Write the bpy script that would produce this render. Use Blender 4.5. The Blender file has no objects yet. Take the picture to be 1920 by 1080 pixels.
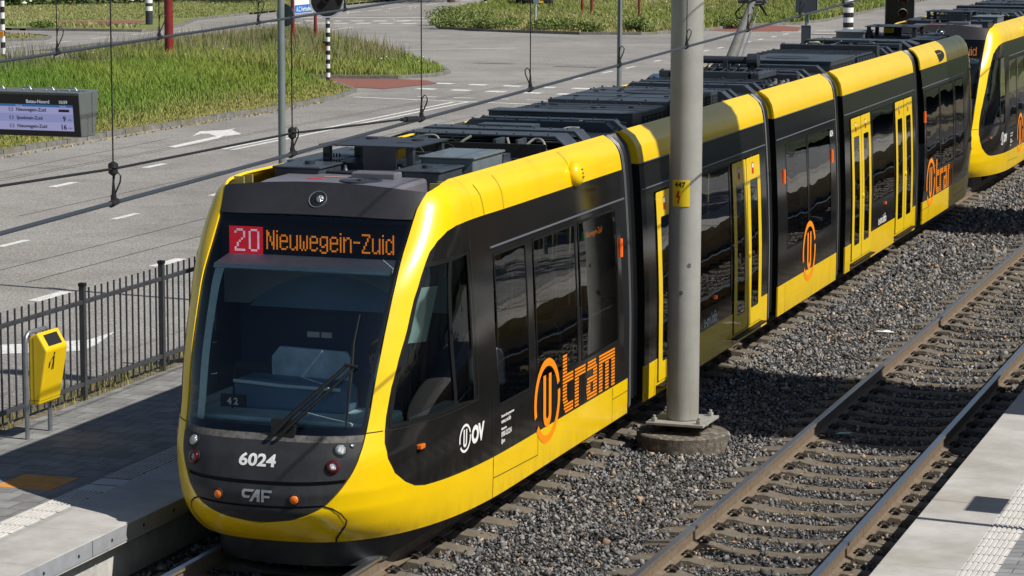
import bpy, bmesh, math, random
import numpy as np
from mathutils import Vector, Matrix
from mathutils.geometry import delaunay_2d_cdt
random.seed(7)
scene = bpy.context.scene
COL = scene.collection
# ------------------------------------------------------------------ camera, sky, sun, exposure
CAMP = (9.51305, -25.90887, 5.90971)
YAW, PITCH, ROLL = -0.320369, 0.141868, 0.0033673
def cam_axes():
    cy, sy, cp, sp = math.cos(YAW), math.sin(YAW), math.cos(PITCH), math.sin(PITCH)
    fwd = Vector((sy*cp, cy*cp, -sp)); right = Vector((cy, -sy, 0)); up = right.cross(fwd)
    cr, sr = math.cos(ROLL), math.sin(ROLL)
    return right*cr+up*sr, -right*sr+up*cr, fwd
_r, _u, _f = cam_axes()
cd = bpy.data.cameras.new('camera'); cd.lens = 96.036; cd.sensor_width = 36; cd.clip_start = 0.5; cd.clip_end = 2500
cam = bpy.data.objects.new('camera', cd); COL.objects.link(cam)
cam.matrix_world = Matrix(((_r.x, _u.x, -_f.x, CAMP[0]), (_r.y, _u.y, -_f.y, CAMP[1]), (_r.z, _u.z, -_f.z, CAMP[2]), (0, 0, 0, 1)))
scene.camera = cam
SUN_EL = math.radians(46.0)
SUN_H = Vector((0.991, -0.13, 0)).normalized()
sun_dir = Vector((SUN_H.x*math.cos(SUN_EL), SUN_H.y*math.cos(SUN_EL), math.sin(SUN_EL)))
world = bpy.data.worlds.new('World'); scene.world = world; world.use_nodes = True
nt = world.node_tree; bg = nt.nodes['Background']
sky = nt.nodes.new('ShaderNodeTexSky'); sky.sky_type = 'NISHITA'; sky.sun_disc = False
sky.sun_elevation = SUN_EL; sky.sun_rotation = math.atan2(SUN_H.x, SUN_H.y)
sky.air_density = 1.0; sky.dust_density = 0.6; sky.ozone_density = 1.0
nt.links.new(sky.outputs[0], bg.inputs[0]); bg.inputs[1].default_value = 0.06
sd = bpy.data.lights.new('sun', 'SUN'); sd.energy = 5.0; sd.angle = math.radians(0.53); sd.color = (1.0, 0.95, 0.87)
sun = bpy.data.objects.new('sun', sd); COL.objects.link(sun)
sun.rotation_euler = sun_dir.to_track_quat('Z', 'Y').to_euler()
scene.view_settings.view_transform = 'Standard'; scene.view_settings.look = 'None'
scene.view_settings.exposure = 0.12; scene.view_settings.gamma = 1.0; scene.view_settings.use_curve_mapping = False
# ------------------------------------------------------------------ materials
MATS = {}
def mat(name, col, rough=0.5, metal=0.0, coat=0.0, var=0.0, vscale=8.0, bump=0.0, bscale=40.0, emit=None, estr=1.0, attr=False, col2=None, spec=0.5, coords='Object'):
    m = bpy.data.materials.new(name); m.use_nodes = True; n = m.node_tree; b = n.nodes['Principled BSDF']
    b.inputs['Base Color'].default_value = (*col, 1); b.inputs['Roughness'].default_value = rough
    b.inputs['Metallic'].default_value = metal; b.inputs['Coat Weight'].default_value = coat; b.inputs['Coat Roughness'].default_value = 0.04
    b.inputs['Specular IOR Level'].default_value = spec
    if emit:
        b.inputs['Emission Color'].default_value = (*emit, 1); b.inputs['Emission Strength'].default_value = estr
    if var > 0 or bump > 0 or col2:
        tc = n.nodes.new('ShaderNodeTexCoord')
        if var > 0 or col2:
            no = n.nodes.new('ShaderNodeTexNoise'); no.inputs['Scale'].default_value = vscale; no.inputs['Detail'].default_value = 6; no.inputs['Roughness'].default_value = 0.62
            n.links.new(tc.outputs[coords], no.inputs['Vector'])
            rp = n.nodes.new('ShaderNodeValToRGB'); c2 = col2 or tuple(min(1, c*(1-var)) for c in col); c1 = tuple(min(1, c*(1+var)) for c in col) if not col2 else col
            rp.color_ramp.elements[0].position = 0.32; rp.color_ramp.elements[1].position = 0.68
            rp.color_ramp.elements[0].color = (*c2, 1); rp.color_ramp.elements[1].color = (*c1, 1)
            n.links.new(no.outputs['Fac'], rp.inputs[0]); n.links.new(rp.outputs[0], b.inputs['Base Color'])
        if bump > 0:
            nb = n.nodes.new('ShaderNodeTexNoise'); nb.inputs['Scale'].default_value = bscale; nb.inputs['Detail'].default_value = 4
            n.links.new(tc.outputs[coords], nb.inputs['Vector'])
            bp = n.nodes.new('ShaderNodeBump'); bp.inputs['Strength'].default_value = bump; bp.inputs['Distance'].default_value = 0.02
            n.links.new(nb.outputs['Fac'], bp.inputs['Height']); n.links.new(bp.outputs[0], b.inputs['Normal'])
    if attr:
        at = n.nodes.new('ShaderNodeAttribute'); at.attribute_name = 'col'
        n.links.new(at.outputs['Color'], b.inputs['Base Color'])
    MATS[name] = m; return m
def glassmat(name, tint, wave=0.0, refl=1.0, rough=0.0, wscale=1.2):
    m = bpy.data.materials.new(name); m.use_nodes = True; n = m.node_tree; n.nodes.remove(n.nodes['Principled BSDF'])
    out = n.nodes['Material Output']; tr = n.nodes.new('ShaderNodeBsdfTransparent'); gl = n.nodes.new('ShaderNodeBsdfGlossy')
    tr.inputs[0].default_value = (*tint, 1); gl.inputs['Roughness'].default_value = rough; gl.inputs[0].default_value = (refl, refl, refl, 1)
    fr = n.nodes.new('ShaderNodeFresnel'); fr.inputs[0].default_value = 1.52; mx = n.nodes.new('ShaderNodeMixShader')
    n.links.new(fr.outputs[0], mx.inputs[0]); n.links.new(tr.outputs[0], mx.inputs[1]); n.links.new(gl.outputs[0], mx.inputs[2]); n.links.new(mx.outputs[0], out.inputs[0])
    if wave > 0:
        tc = n.nodes.new('ShaderNodeTexCoord'); no = n.nodes.new('ShaderNodeTexNoise'); no.inputs['Scale'].default_value = wscale; no.inputs['Detail'].default_value = 0.5
        bp = n.nodes.new('ShaderNodeBump'); bp.inputs['Strength'].default_value = wave; bp.inputs['Distance'].default_value = 0.02
        n.links.new(tc.outputs['Object'], no.inputs['Vector']); n.links.new(no.outputs['Fac'], bp.inputs['Height'])
        n.links.new(bp.outputs[0], gl.inputs['Normal']); n.links.new(bp.outputs[0], fr.inputs['Normal'])
    MATS[name] = m; return m
YEL = mat('yellow_paint', (0.86, 0.565, 0.0), 0.30, coat=0.35, var=0.05, vscale=1.5)
def grime(m, z0, z1, col, amt, zs=1.0):
    n = m.node_tree; b = n.nodes['Principled BSDF']; src = b.inputs['Base Color'].links[0].from_socket if b.inputs['Base Color'].links else None
    tc = n.nodes.new('ShaderNodeTexCoord'); sp = n.nodes.new('ShaderNodeSeparateXYZ'); n.links.new(tc.outputs['Object'], sp.inputs[0])
    mr = n.nodes.new('ShaderNodeMapRange'); mr.inputs[1].default_value = z0; mr.inputs[2].default_value = z1; mr.inputs[3].default_value = 1; mr.inputs[4].default_value = 0; n.links.new(sp.outputs['Z'], mr.inputs[0])
    mp = n.nodes.new('ShaderNodeMapping'); mp.inputs['Scale'].default_value = (9, 9, 1.3*zs); n.links.new(tc.outputs['Object'], mp.inputs[0])
    no = n.nodes.new('ShaderNodeTexNoise'); no.inputs['Scale'].default_value = 1.0; no.inputs['Detail'].default_value = 7; no.inputs['Roughness'].default_value = .7; n.links.new(mp.outputs[0], no.inputs['Vector'])
    r2 = n.nodes.new('ShaderNodeMapRange'); r2.inputs[1].default_value = .38; r2.inputs[2].default_value = .72; n.links.new(no.outputs['Fac'], r2.inputs[0])
    mu = n.nodes.new('ShaderNodeMath'); mu.operation = 'MULTIPLY'; n.links.new(mr.outputs[0], mu.inputs[0]); n.links.new(r2.outputs[0], mu.inputs[1])
    m2 = n.nodes.new('ShaderNodeMath'); m2.operation = 'MULTIPLY'; m2.inputs[1].default_value = amt; n.links.new(mu.outputs[0], m2.inputs[0])
    mx = n.nodes.new('ShaderNodeMixRGB'); mx.inputs[2].default_value = (*col, 1); n.links.new(m2.outputs[0], mx.inputs[0])
    if src: n.links.new(src, mx.inputs[1])
    else: mx.inputs[1].default_value = b.inputs['Base Color'].default_value
    n.links.new(mx.outputs[0], b.inputs['Base Color'])
grime(YEL, .22, .50, (.16, .10, .02), .38)
YELD = mat('yellow_frame', (0.80, 0.55, 0.004), 0.4, coat=0.3)
BLK = mat('gloss_black', (0.010, 0.010, 0.010), 0.10, coat=0.0, bump=0.10, bscale=1.1, spec=0.38)
MASK = mat('mask_grey', (0.026, 0.027, 0.031), 0.45, var=0.22, vscale=5, bump=0.05, bscale=90, spec=0.3)
grime(MASK, .45, 1.9, (.07, .065, .06), .4)
grime(BLK, .6, 1.3, (.05, .045, .04), .5)
HOOD = mat('hood_grey', (0.055, 0.053, 0.062), 0.42, var=0.2, vscale=6)
DUST = mat('dusty_ledge', (0.10, 0.095, 0.09), 0.8, var=0.5, vscale=18)
ROOF = mat('roof_grey', (0.042, 0.052, 0.065), 0.42, var=0.22, vscale=5, spec=0.6)
ROOF2 = mat('roof_dark', (0.028, 0.034, 0.045), 0.45, var=0.3, vscale=7)
ACG = mat('aircon_grey', (0.15, 0.145, 0.17), 0.35, var=0.12, vscale=3)
DK = mat('dark_void', (0.008, 0.008, 0.009), 0.7)
RUB = mat('bellows_rubber', (0.013, 0.013, 0.014), 0.38, bump=0.1, bscale=30)
STEEL = mat('galvanised_steel', (0.30, 0.33, 0.36), 0.42, metal=0.75, var=0.18, vscale=14)
CHR = mat('chrome', (0.7, 0.72, 0.75), 0.15, metal=1.0)
WHT = mat('white_print', (0.78, 0.78, 0.76), 0.5)
ORP = mat('orange_print', (0.93, 0.265, 0.003), 0.4)
REDP = mat('red_paint', (0.55, 0.015, 0.015), 0.4)
INT = mat('cab_interior', (0.03, 0.045, 0.06), 0.6)
TEAL = mat('dashboard', (0.62, 0.80, 0.78), 0.6, var=0.1)
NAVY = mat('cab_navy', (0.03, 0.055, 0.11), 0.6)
SEATM = mat('seat_plastic', (0.32, 0.38, 0.46), 0.4)
FLOORI = mat('tram_floor', (0.06, 0.06, 0.065), 0.7)
GLS = glassmat('side_glass', (0.33, 0.35, 0.35), wave=0.24, refl=0.95)
GLF = glassmat('windscreen_glass', (0.84, 0.90, 0.92), wave=0.05, refl=1.0)
LENS = mat('lamp_lens', (0.50, 0.52, 0.53), 0.14, metal=0.7, bump=0.6, bscale=160)
REDL = mat('red_lens', (0.08, 0.003, 0.004), 0.15, coat=0.5)
ORL = mat('orange_lens', (0.80, 0.17, 0.008), 0.25, coat=0.5, bump=0.3, bscale=120)
LEDA = mat('led_amber', (0.02, 0.01, 0.0), 0.5, emit=(1.0, 0.28, 0.015), estr=1.05)
LEDR = mat('led_red', (0.12, 0.01, 0.015), 0.5, emit=(0.46, 0.010, 0.02), estr=1.0)
LEDW = mat('led_white', (0.3, 0.3, 0.35), 0.5, emit=(0.55, 0.60, 0.72), estr=1.0)
LEDG = mat('led_green', (0.0, 0.2, 0.05), 0.5, emit=(0.0, 0.6, 0.15), estr=0.5)
# ------------------------------------------------------------------ mesh helpers
def tag(o, label=None, cat=None, group=None, kind=None):
    if label: o['label'] = label
    if cat: o['category'] = cat
    if group: o['group'] = group
    if kind: o['kind'] = kind
    return o
def empty(name, loc=(0, 0, 0), rz=0, parent=None):
    o = bpy.data.objects.new(name, None); COL.objects.link(o); o.location = loc; o.rotation_euler = (0, 0, rz); o.empty_display_size = 0.3
    if parent: o.parent = parent
    return o
class MB:
    def __init__(s): s.v = []; s.f = []; s.m = []; s.n = {}
    def add(s, vs, fs, mi=0, M=None):
        k = len(s.v)
        if M is not None: vs = [M @ Vector(p) for p in vs]
        s.v += [tuple(p) for p in vs]; s.f += [tuple(i+k for i in f) for f in fs]; s.m += [mi]*len(fs); return s
    def box(s, x0, x1, y0, y1, z0, z1, mi=0, M=None):
        vs = [(x0, y0, z0), (x1, y0, z0), (x1, y1, z0), (x0, y1, z0), (x0, y0, z1), (x1, y0, z1), (x1, y1, z1), (x0, y1, z1)]
        return s.add(vs, [(3, 2, 1, 0), (4, 5, 6, 7), (0, 1, 5, 4), (1, 2, 6, 5), (2, 3, 7, 6), (3, 0, 4, 7)], mi, M)
    def prism(s, poly, a0, a1, axis='y', mi=0, M=None):
        n = len(poly)
        def P(p, a): return {'y': (p[0], a, p[1]), 'x': (a, p[0], p[1]), 'z': (p[0], p[1], a)}[axis]
        vs = [P(p, a0) for p in poly]+[P(p, a1) for p in poly]
        fs = [tuple(range(n))[::-1], tuple(range(n, 2*n))]+[(i, (i+1) % n, n+(i+1) % n, n+i) for i in range(n)]
        return s.add(vs, fs, mi, M)
    def tube(s, pts, r, n=8, mi=0, caps=True, M=None):
        pts = [Vector(p) for p in pts]; rs = r if isinstance(r, (list, tuple)) else [r]*len(pts); vs = []; prev = None
        for i, p in enumerate(pts):
            t = (pts[min(i+1, len(pts)-1)]-pts[max(i-1, 0)]).normalized()
            a = prev if prev is not None else (Vector((0, 0, 1)) if abs(t.z) < 0.9 else Vector((1, 0, 0)))
            x = (a-t*a.dot(t)).normalized(); prev = x; y = t.cross(x)
            for k in range(n):
                q = 2*math.pi*k/n; vs.append(p+(x*math.cos(q)+y*math.sin(q))*rs[i])
        fs = [(i*n+k, i*n+(k+1) % n, (i+1)*n+(k+1) % n, (i+1)*n+k) for i in range(len(pts)-1) for k in range(n)]
        if caps: fs += [tuple(range(n))[::-1], tuple(range((len(pts)-1)*n, len(pts)*n))]
        return s.add(vs, fs, mi, M)
    def lathe(s, prof, c=(0, 0, 0), n=24, mi=0, M=None, caps=True):
        vs = [(c[0]+r*math.cos(2*math.pi*k/n), c[1]+r*math.sin(2*math.pi*k/n), c[2]+z) for r, z in prof for k in range(n)]
        fs = [(i*n+k, i*n+(k+1) % n, (i+1)*n+(k+1) % n, (i+1)*n+k) for i in range(len(prof)-1) for k in range(n)]
        if caps: fs += [tuple(range(n))[::-1], tuple(range((len(prof)-1)*n, len(prof)*n))]
        return s.add(vs, fs, mi, M)
    def build(s, name, mats, parent=None, smooth=False, bevel=0, label=None):
        me = bpy.data.meshes.new(name); me.from_pydata(s.v, [], s.f)
        if not isinstance(mats, (list, tuple)): mats = [mats]
        for m in mats: me.materials.append(m)
        if len(mats) > 1: me.polygons.foreach_set('material_index', s.m)
        if smooth: me.polygons.foreach_set('use_smooth', [True]*len(s.f))
        me.update(); o = bpy.data.objects.new(name, me); COL.objects.link(o)
        if parent: o.parent = parent
        if bevel:
            b = o.modifiers.new('bevel', 'BEVEL'); b.width = bevel; b.segments = 2; b.limit_method = 'ANGLE'; b.angle_limit = math.radians(40)
        if s.n:
            z = (0.0, 0.0, 0.0); me.normals_split_custom_set([tuple(s.n[v]) if v in s.n else z for f in s.f for v in f])
        elif smooth: me.set_sharp_from_angle(angle=math.radians(38))
        if label: o['label'] = label
        return o
def resample(loop, step, closed=True):
    out = []; n = len(loop)
    for i in range(n if closed else n-1):
        a, b = loop[i], loop[(i+1) % n]; d = math.hypot(b[0]-a[0], b[1]-a[1]); k = max(1, int(math.ceil(d/step)))
        out += [(a[0]+(b[0]-a[0])*j/k, a[1]+(b[1]-a[1])*j/k) for j in range(k)]
    if not closed: out.append(loop[-1])
    return out
def inside(p, loops):
    c = False; x, y = p
    for L in loops:
        j = len(L)-1
        for i in range(len(L)):
            xi, yi = L[i]; xj, yj = L[j]
            if (yi > y) != (yj > y) and x < (xj-xi)*(y-yi)/(yj-yi)+xi: c = not c
            j = i
    return c
def tri2d(loops, step):
    L2 = [resample(L, step) for L in loops]
    vs = []; ed = []
    for L in L2:
        k = len(vs); vs += L; ed += [(k+i, k+(i+1) % len(L)) for i in range(len(L))]
    xs = [p[0] for p in L2[0]]; ys = [p[1] for p in L2[0]]
    x0, x1, y0, y1 = min(xs), max(xs), min(ys), max(ys); nx = int((x1-x0)/step)+1; ny = int((y1-y0)/step)+1
    for i in range(nx):
        for j in range(ny):
            p = (x0+(i+0.5)*step+0.013*step*((i*7+j*3) % 5), y0+(j+0.5)*step+0.011*step*((i*3+j*5) % 7))
            if inside(p, L2): vs.append(p)
    r = delaunay_2d_cdt([Vector(p) for p in vs], ed, [], 0, 1e-6)
    V = [tuple(p) for p in r[0]]; F = []
    for f in r[2]:
        c = (sum(V[i][0] for i in f)/3, sum(V[i][1] for i in f)/3)
        if inside(c, L2): F.append(tuple(f))
    return V, F
def drape(name, loops, fn, mats, parent, off=0.0, step=0.08, thick=0.0, mirror=False, smooth=True, label=None, mb=None, mi=0):
    V, F = tri2d(loops, step); PN = [fn(u, v) for u, v in V]; out = []
    E = {}
    if thick:
        for f in F:
            for k in range(3):
                a, c = f[k], f[(k+1) % 3]; E[(a, c)] = 1
    for s in ([1, -1] if mirror else [1]):
        b = mb or MB(); S = Vector((s, 1, 1)); Q = [Vector(((p+n*off).x*s, (p+n*off).y, (p+n*off).z)) for p, n in PN]; N = [Vector((n.x*s, n.y, n.z)) for p, n in PN]
        FF = []; fl = []
        for f in F:
            a, bb, c = (Q[i] for i in f); r = ((bb-a).cross(c-a)).dot(N[f[0]]) < 0; FF.append(f[::-1] if r else f); fl.append(r)
        k0 = len(b.v); b.add(Q, FF, mi)
        if mats is not None:
            for i, n in enumerate(N): b.n[k0+i] = n
        if thick:
            k1 = len(b.v); b.add([q-n*thick for q, n in zip(Q, N)], [f[::-1] for f in FF], mi)
            for i, n in enumerate(N): b.n[k1+i] = -n
            for (a, c) in E:
                if (c, a) in E: continue
                aa, cc = (a, c) if not fl[0] else (c, a)
                b.add([Q[cc], Q[aa], Q[aa]-N[aa]*thick, Q[cc]-N[cc]*thick], [(0, 1, 2, 3)], mi)
        if not mb: out.append(b.build(name, mats, parent, smooth, label=label))
    return mb if mb else out[0]
def strip(pts, w):
    """thin closed loop round a polyline in 2D"""
    L = []; R = []
    for i, p in enumerate(pts):
        a = pts[max(i-1, 0)]; b = pts[min(i+1, len(pts)-1)]; d = math.hypot(b[0]-a[0], b[1]-a[1]) or 1
        nx, ny = -(b[1]-a[1])/d*w/2, (b[0]-a[0])/d*w/2; L.append((p[0]+nx, p[1]+ny)); R.append((p[0]-nx, p[1]-ny))
    return L+R[::-1]
def rect(x0, x1, y0, y1, r=0.0, n=4):
    if r <= 0: return [(x0, y0), (x1, y0), (x1, y1), (x0, y1)]
    o = []
    for cx, cy, a in ((x1-r, y0+r, -90), (x1-r, y1-r, 0), (x0+r, y1-r, 90), (x0+r, y0+r, 180)):
        for k in range(n+1):
            q = math.radians(a+90*k/n); o.append((cx+r*math.cos(q), cy+r*math.sin(q)))
    return o
def text2d(s, size, bold=0.0, align='LEFT', sx=1.0, spacing=1.0):
    c = bpy.data.curves.new('t', 'FONT'); c.body = s; c.size = size; c.offset = bold; c.align_x = align; c.resolution_u = 3; c.space_character = spacing
    o = bpy.data.objects.new('t', c); COL.objects.link(o); bpy.context.view_layer.update()
    me = bpy.data.meshes.new_from_object(o.evaluated_get(bpy.context.evaluated_depsgraph_get()))
    V = [(v.co.x*sx, v.co.y) for v in me.vertices]; F = [tuple(p.vertices) for p in me.polygons]
    bpy.data.objects.remove(o); bpy.data.curves.remove(c); bpy.data.meshes.remove(me); return V, F
def drape_text(b, s, u, v, size, fn, off, mi=0, **k):
    V, F = text2d(s, size, **k); P = []
    for x, y in V:
        p, n = fn(u+x, v+y); P.append(p+n*off)
    FF = []
    for f in F:
        a, bb, c = (P[i] for i in f[:3]); nn = (bb-a).cross(c-a); n = fn(u+V[f[0]][0], v+V[f[0]][1])[1]
        FF.append(f if nn.dot(n) > 0 else f[::-1])
    b.add(P, FF, mi)
def copy_tree(o, parent=None, skip=()):
    c = o.copy(); COL.objects.link(c); c.parent = parent
    for ch in o.children:
        if ch.name.split('.')[0] not in skip: copy_tree(ch, c, skip)
    return c
# ------------------------------------------------------------------ tram body surface (metres, rail top z=0, track centre x=0)
def lut(pts):
    X = [p[0] for p in pts]; Y = [p[1] for p in pts]; n = len(X); m = [0]*n
    d = [(Y[i+1]-Y[i])/(X[i+1]-X[i]) for i in range(n-1)]; m[0] = d[0]; m[-1] = d[-1]
    for i in range(1, n-1): m[i] = 0 if d[i-1]*d[i] <= 0 else 2*d[i-1]*d[i]/(d[i-1]+d[i])
    def g(x):
        if x <= X[0]: return Y[0]
        if x >= X[-1]: return Y[-1]
        i = 0
        while x > X[i+1]: i += 1
        h = X[i+1]-X[i]; t = (x-X[i])/h
        return Y[i]*(1+2*t)*(1-t)**2+m[i]*h*t*(1-t)**2+Y[i+1]*t*t*(3-2*t)+m[i+1]*h*t*t*(t-1)
    return g
wz = lut([(.0, 1.30), (.24, 1.322), (.5, 1.326), (1.2, 1.325), (2.0, 1.300), (2.6, 1.265), (2.95, 1.236), (3.12, 1.209), (3.226, 1.158), (3.294, 1.089), (3.33, 1.02)])
ynz = lut([(-.05, -3.72), (.24, -4.04), (.34, -4.19), (.455, -4.3), (.6, -4.37), (.72, -4.37), (.82, -4.34), (1.02, -4.27), (1.15, -4.19), (1.3, -4.095), (1.455, -4.02), (1.6, -3.965), (1.865, -3.86), (2.39, -3.58), (3.02, -3.03), (3.2, -2.90), (3.33, -2.81)])
nz = lut([(0, 2.6), (.3, 2.7), (.6, 2.85), (1.1, 3.35), (1.7, 3.8), (2.2, 3.9), (3.0, 5), (3.33, 5.)])
y0z = lut([(0, -1.0), (1.1, -1.2), (3.0, -1.8), (3.33, -1.8)])
_pc = {}
def plan(z):
    k = round(z*200)
    if k not in _pc:
        z = k/200; W = wz(z); y0 = y0z(z); A = y0-ynz(z); n = nz(z); q = np.linspace(0, math.pi/2, 140)
        x = W*np.sin(q)**(2/n); y = y0-A*np.cos(q)**(2/n)
        s = np.concatenate([[0], np.cumsum(np.hypot(np.diff(x), np.diff(y)))]); _pc[k] = (x, y, s)
    return _pc[k]
def _pt(s, z):
    x, y, S = plan(z); a = abs(s)
    if a <= S[-1]: px = float(np.interp(a, S, x)); py = float(np.interp(a, S, y))
    else: px = float(x[-1]); py = float(y[-1]+a-S[-1])
    return px*(1 if s >= 0 else -1), py
def _ptz(s, z):
    k = math.floor(z*200)/200; t = (z-k)*200; a = _pt(s, k+1e-6); b = _pt(s, k+0.005)
    return Vector((a[0]*(1-t)+b[0]*t, a[1]*(1-t)+b[1]*t, z))
def cabf(s, z):
    p = _ptz(s, z); e = 0.01; ds = _ptz(s+e, z)-_ptz(s-e, z); dz = _ptz(s, min(z+e, 3.34))-_ptz(s, z-e)
    n = ds.cross(dz).normalized(); return p, n
def s_from_x(x, z):
    X, Y, S = plan(z); return math.copysign(float(np.interp(abs(x), X, S)), x)
def s_from_y(y, z):
    X, Y, S = plan(z)
    if y >= Y[-1]: return float(S[-1]+y-Y[-1])
    return float(np.interp(y, Y, S))
def sidef(y, z):
    e = 0.01; n = Vector((1, 0, -(wz(z+e)-wz(z-e))/(2*e))).normalized(); return Vector((wz(z), y, z)), n
BX = [(.455, 0), (.475, .22), (.525, .40), (.585, .53), (.64, .615), (.72, .69), (.81, .75), (.9, .80), (1.0, .838), (1.13, .862), (1.25, .872), (1.6, .895), (1.9, .915), (2.2, .93), (2.5, .945), (2.75, .945), (3.01, .955), (3.11, .962), (3.19, .982), (3.255, 1.0)]
def Bs(z): return s_from_x(float(np.interp(z, [p[0] for p in BX], [p[1] for p in BX])), z)
def Bloop(z0, z1, d=0.0, n=24):
    """mask outline on the right side from z0 up to z1, moved in by d"""
    return [(Bs(z0+(z1-z0)*i/n)-d, z0+(z1-z0)*i/n) for i in range(n+1)]
# ------------------------------------------------------------------ the tram
def drape2(name, loops, fn, mats, parent, off=0.0, step=0.12, sides=(1,), smooth=True, thick=0, label=None):
    out = []
    for sd_ in sides:
        def g(u, v, sd_=sd_):
            p, n = fn(u, v); return Vector((p.x*sd_, p.y, p.z)), Vector((n.x*sd_, n.y, n.z))
        out.append(drape(name, loops, g, mats, parent, off, step, thick, False, smooth, label=label))
    return out
def side_s(loop):   # loop given in (y,z) -> (s,z) on the cab surface
    return [(s_from_y(y, z), z) for y, z in loop]
def cab_y(y, z): return cabf(s_from_y(y, z), z)
ZT = 2.957; ZB = 0.655; ZTOP = 3.33; ZL = 0.245
tram = tag(empty('articulated_tram', (0, 0, 0)), 'yellow and black tram in front, number 6024 below its windscreen', 'tram')
WIN_Z = (1.11, 2.57)
def interior(parent, y0, y1, seats, x=1.2):
    b = MB(); b.box(-x, x, y0, y1, 0.36, 0.40, 0); b.box(-x*0.9, x*0.9, y0, y1, 2.78, 2.82, 1)
    b.build('interior_floor', [FLOORI, INT], parent)
    for (sx, sy, d) in seats:
        s = MB(); s.box(-0.22, 0.22, -0.22, 0.24, 0.78, 0.86); s.box(-0.2, 0.2, -0.1, 0.1, 0.40, 0.78)
        s.prism([(-0.21, 0.86), (0.21, 0.86), (0.22, 1.36), (0.15, 1.46), (-0.15, 1.46), (-0.22, 1.36)], 0.17, 0.235, 'y')
        o = s.build('passenger_seat', SEATM, parent, bevel=0.02); o.location = (sx, sy, 0); o.rotation_euler.z = 0 if d > 0 else math.pi
def window(parent, y0, y1, z0, z1, fn=sidef, sides=(1, -1), r=0.03, fr=0.022):
    for sd_ in sides:
        o = drape2('window', [rect(y0, y1, z0, z1, r)], fn, GLS, parent, -0.004, 0.3, (sd_,))[0]
        drape2('window_frame', [rect(y0-0.006, y1+0.006, z0-0.006, z1+0.006, r), rect(y0+fr, y1-fr, z0+fr, z1-fr, r*0.6)], fn, MATS['frame_black'], parent, 0.0005, 0.3, (sd_,))
MATS['frame_black'] = mat('frame_black', (0.010, 0.010, 0.011), 0.5, spec=0.15)
SEAM = mat('seam_dark', (0.006, 0.006, 0.006), 0.8)
def cove_mesh(parent, y0, y1, name='roof_cove'):
    drape('roof_cove', [[(y0, ZT), (y1, ZT), (y1, ZTOP), (y0, ZTOP)]], sidef, YEL, parent, 0, 0.12, 0.03, mirror=True)
    for ya, yb in ((y0+0.004, y0+0.02), (y1-0.02, y1-0.004)):      # end flanges
        for sg in (1, -1):
            P = [(wz(z)-0.003, z) for z in np.linspace(ZT, ZTOP-0.005, 9)]; Q = [(x-0.14, z-0.03 if i else z) for i, (x, z) in enumerate(P)]
            b = MB(); b.prism([(x*sg, z) for x, z in P+Q[::-1]], ya, yb, 'y'); b.build('cove_flange', YEL, parent)
    for sg in (1, -1):                                              # light drip rail under the cove
        d = MB(); d.tube([(sg*(wz(ZT)+0.004), y0, ZT), (sg*(wz(ZT)+0.004), y1, ZT)], 0.007, 6); d.build('drip_rail', MATS['drip'], parent)
MATS['drip'] = mat('drip', (0.16, 0.17, 0.20), 0.3, metal=0.4)
def deck(parent, y0, y1):
    b = MB(); b.box(-1.0, 1.0, y0, y1, 3.04, 3.10, 0); b.box(-1.0, -0.97, y0, y1, 3.10, 3.2, 0); b.box(0.97, 1.0, y0, y1, 3.10, 3.2, 0)
    b.build('roof_deck', ROOF2, parent)
def beam(parent, y, w=0.16, z=3.40, x=0.80, dark=0):
    b = MB(); b.prism([(-x-0.26, 3.13), (x+0.26, 3.13), (x+0.26, 3.19), (x, z), (-x, z), (-x-0.26, 3.19)], y-w/2, y+w/2, 'y')
    for k in range(7): b.box(-x+k*x/3-0.015, -x+k*x/3+0.015, y-0.015, y+0.015, z, z+0.012)
    b.build('roof_beam', ROOF if not dark else ROOF2, parent, bevel=0.008)
def rbox(parent, x0, x1, y0, y1, z0, z1, m, name='roof_unit', bevel=0.012, ribs=0, lid=0.0, grille=None):
    b = MB(); b.box(x0, x1, y0, y1, z0, z1, 0)
    if lid: b.box(x0-lid, x1+lid, y0-lid, y1+lid, z1-0.002, z1+0.018, 0)
    if ribs:
        for k in range(ribs):
            yy = y0+(k+0.5)*(y1-y0)/ribs; b.box(x0+0.02, x1-0.02, yy-0.012, yy+0.012, z1, z1+0.016, 0)
    nb = max(2, int((x1-x0)/0.3))
    for k in range(nb+1):
        for yy in (y0+0.03, y1-0.03):
            xx = x0+0.03+(x1-x0-0.06)*k/nb; b.box(xx-0.012, xx+0.012, yy-0.012, yy+0.012, z1, z1+0.02+lid*0.2, 0)
    if grille:
        n = 7
        for k in range(n):
            ya = y0+(y1-y0)*(k+0.12)/n; yb = y0+(y1-y0)*(k+0.88)/n
            b.box(x1-0.002, x1+0.008, ya, yb, z0+0.05, z1-0.05, 1)
            for j in range(5):
                zz = z0+0.06+(z1-z0-0.12)*j/5; b.box(x1+0.006, x1+0.014, ya+0.01, yb-0.01, zz, zz+0.008, 0)
    return b.build(name, [m, DK], parent, bevel=bevel)
def hose(parent, pts, r=0.014, m=None, name='roof_cable'):
    P = []; pts = [Vector(p) for p in pts]
    for i in range(len(pts)-1):
        a = pts[max(i-1, 0)]; p0 = pts[i]; p1 = pts[i+1]; d = pts[min(i+2, len(pts)-1)]
        for k in range(6):
            t = k/6; P.append(0.5*((2*p0)+(p1-a)*t+(2*a-5*p0+4*p1-d)*t*t+(3*p0-a-3*p1+d)*t**3))
    P.append(pts[-1]); b = MB(); b.tube(P, r, 6); return b.build(name, m or MATS['hose'], parent, True)
MATS['hose'] = mat('hose', (0.25, 0.26, 0.22), 0.5)
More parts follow.
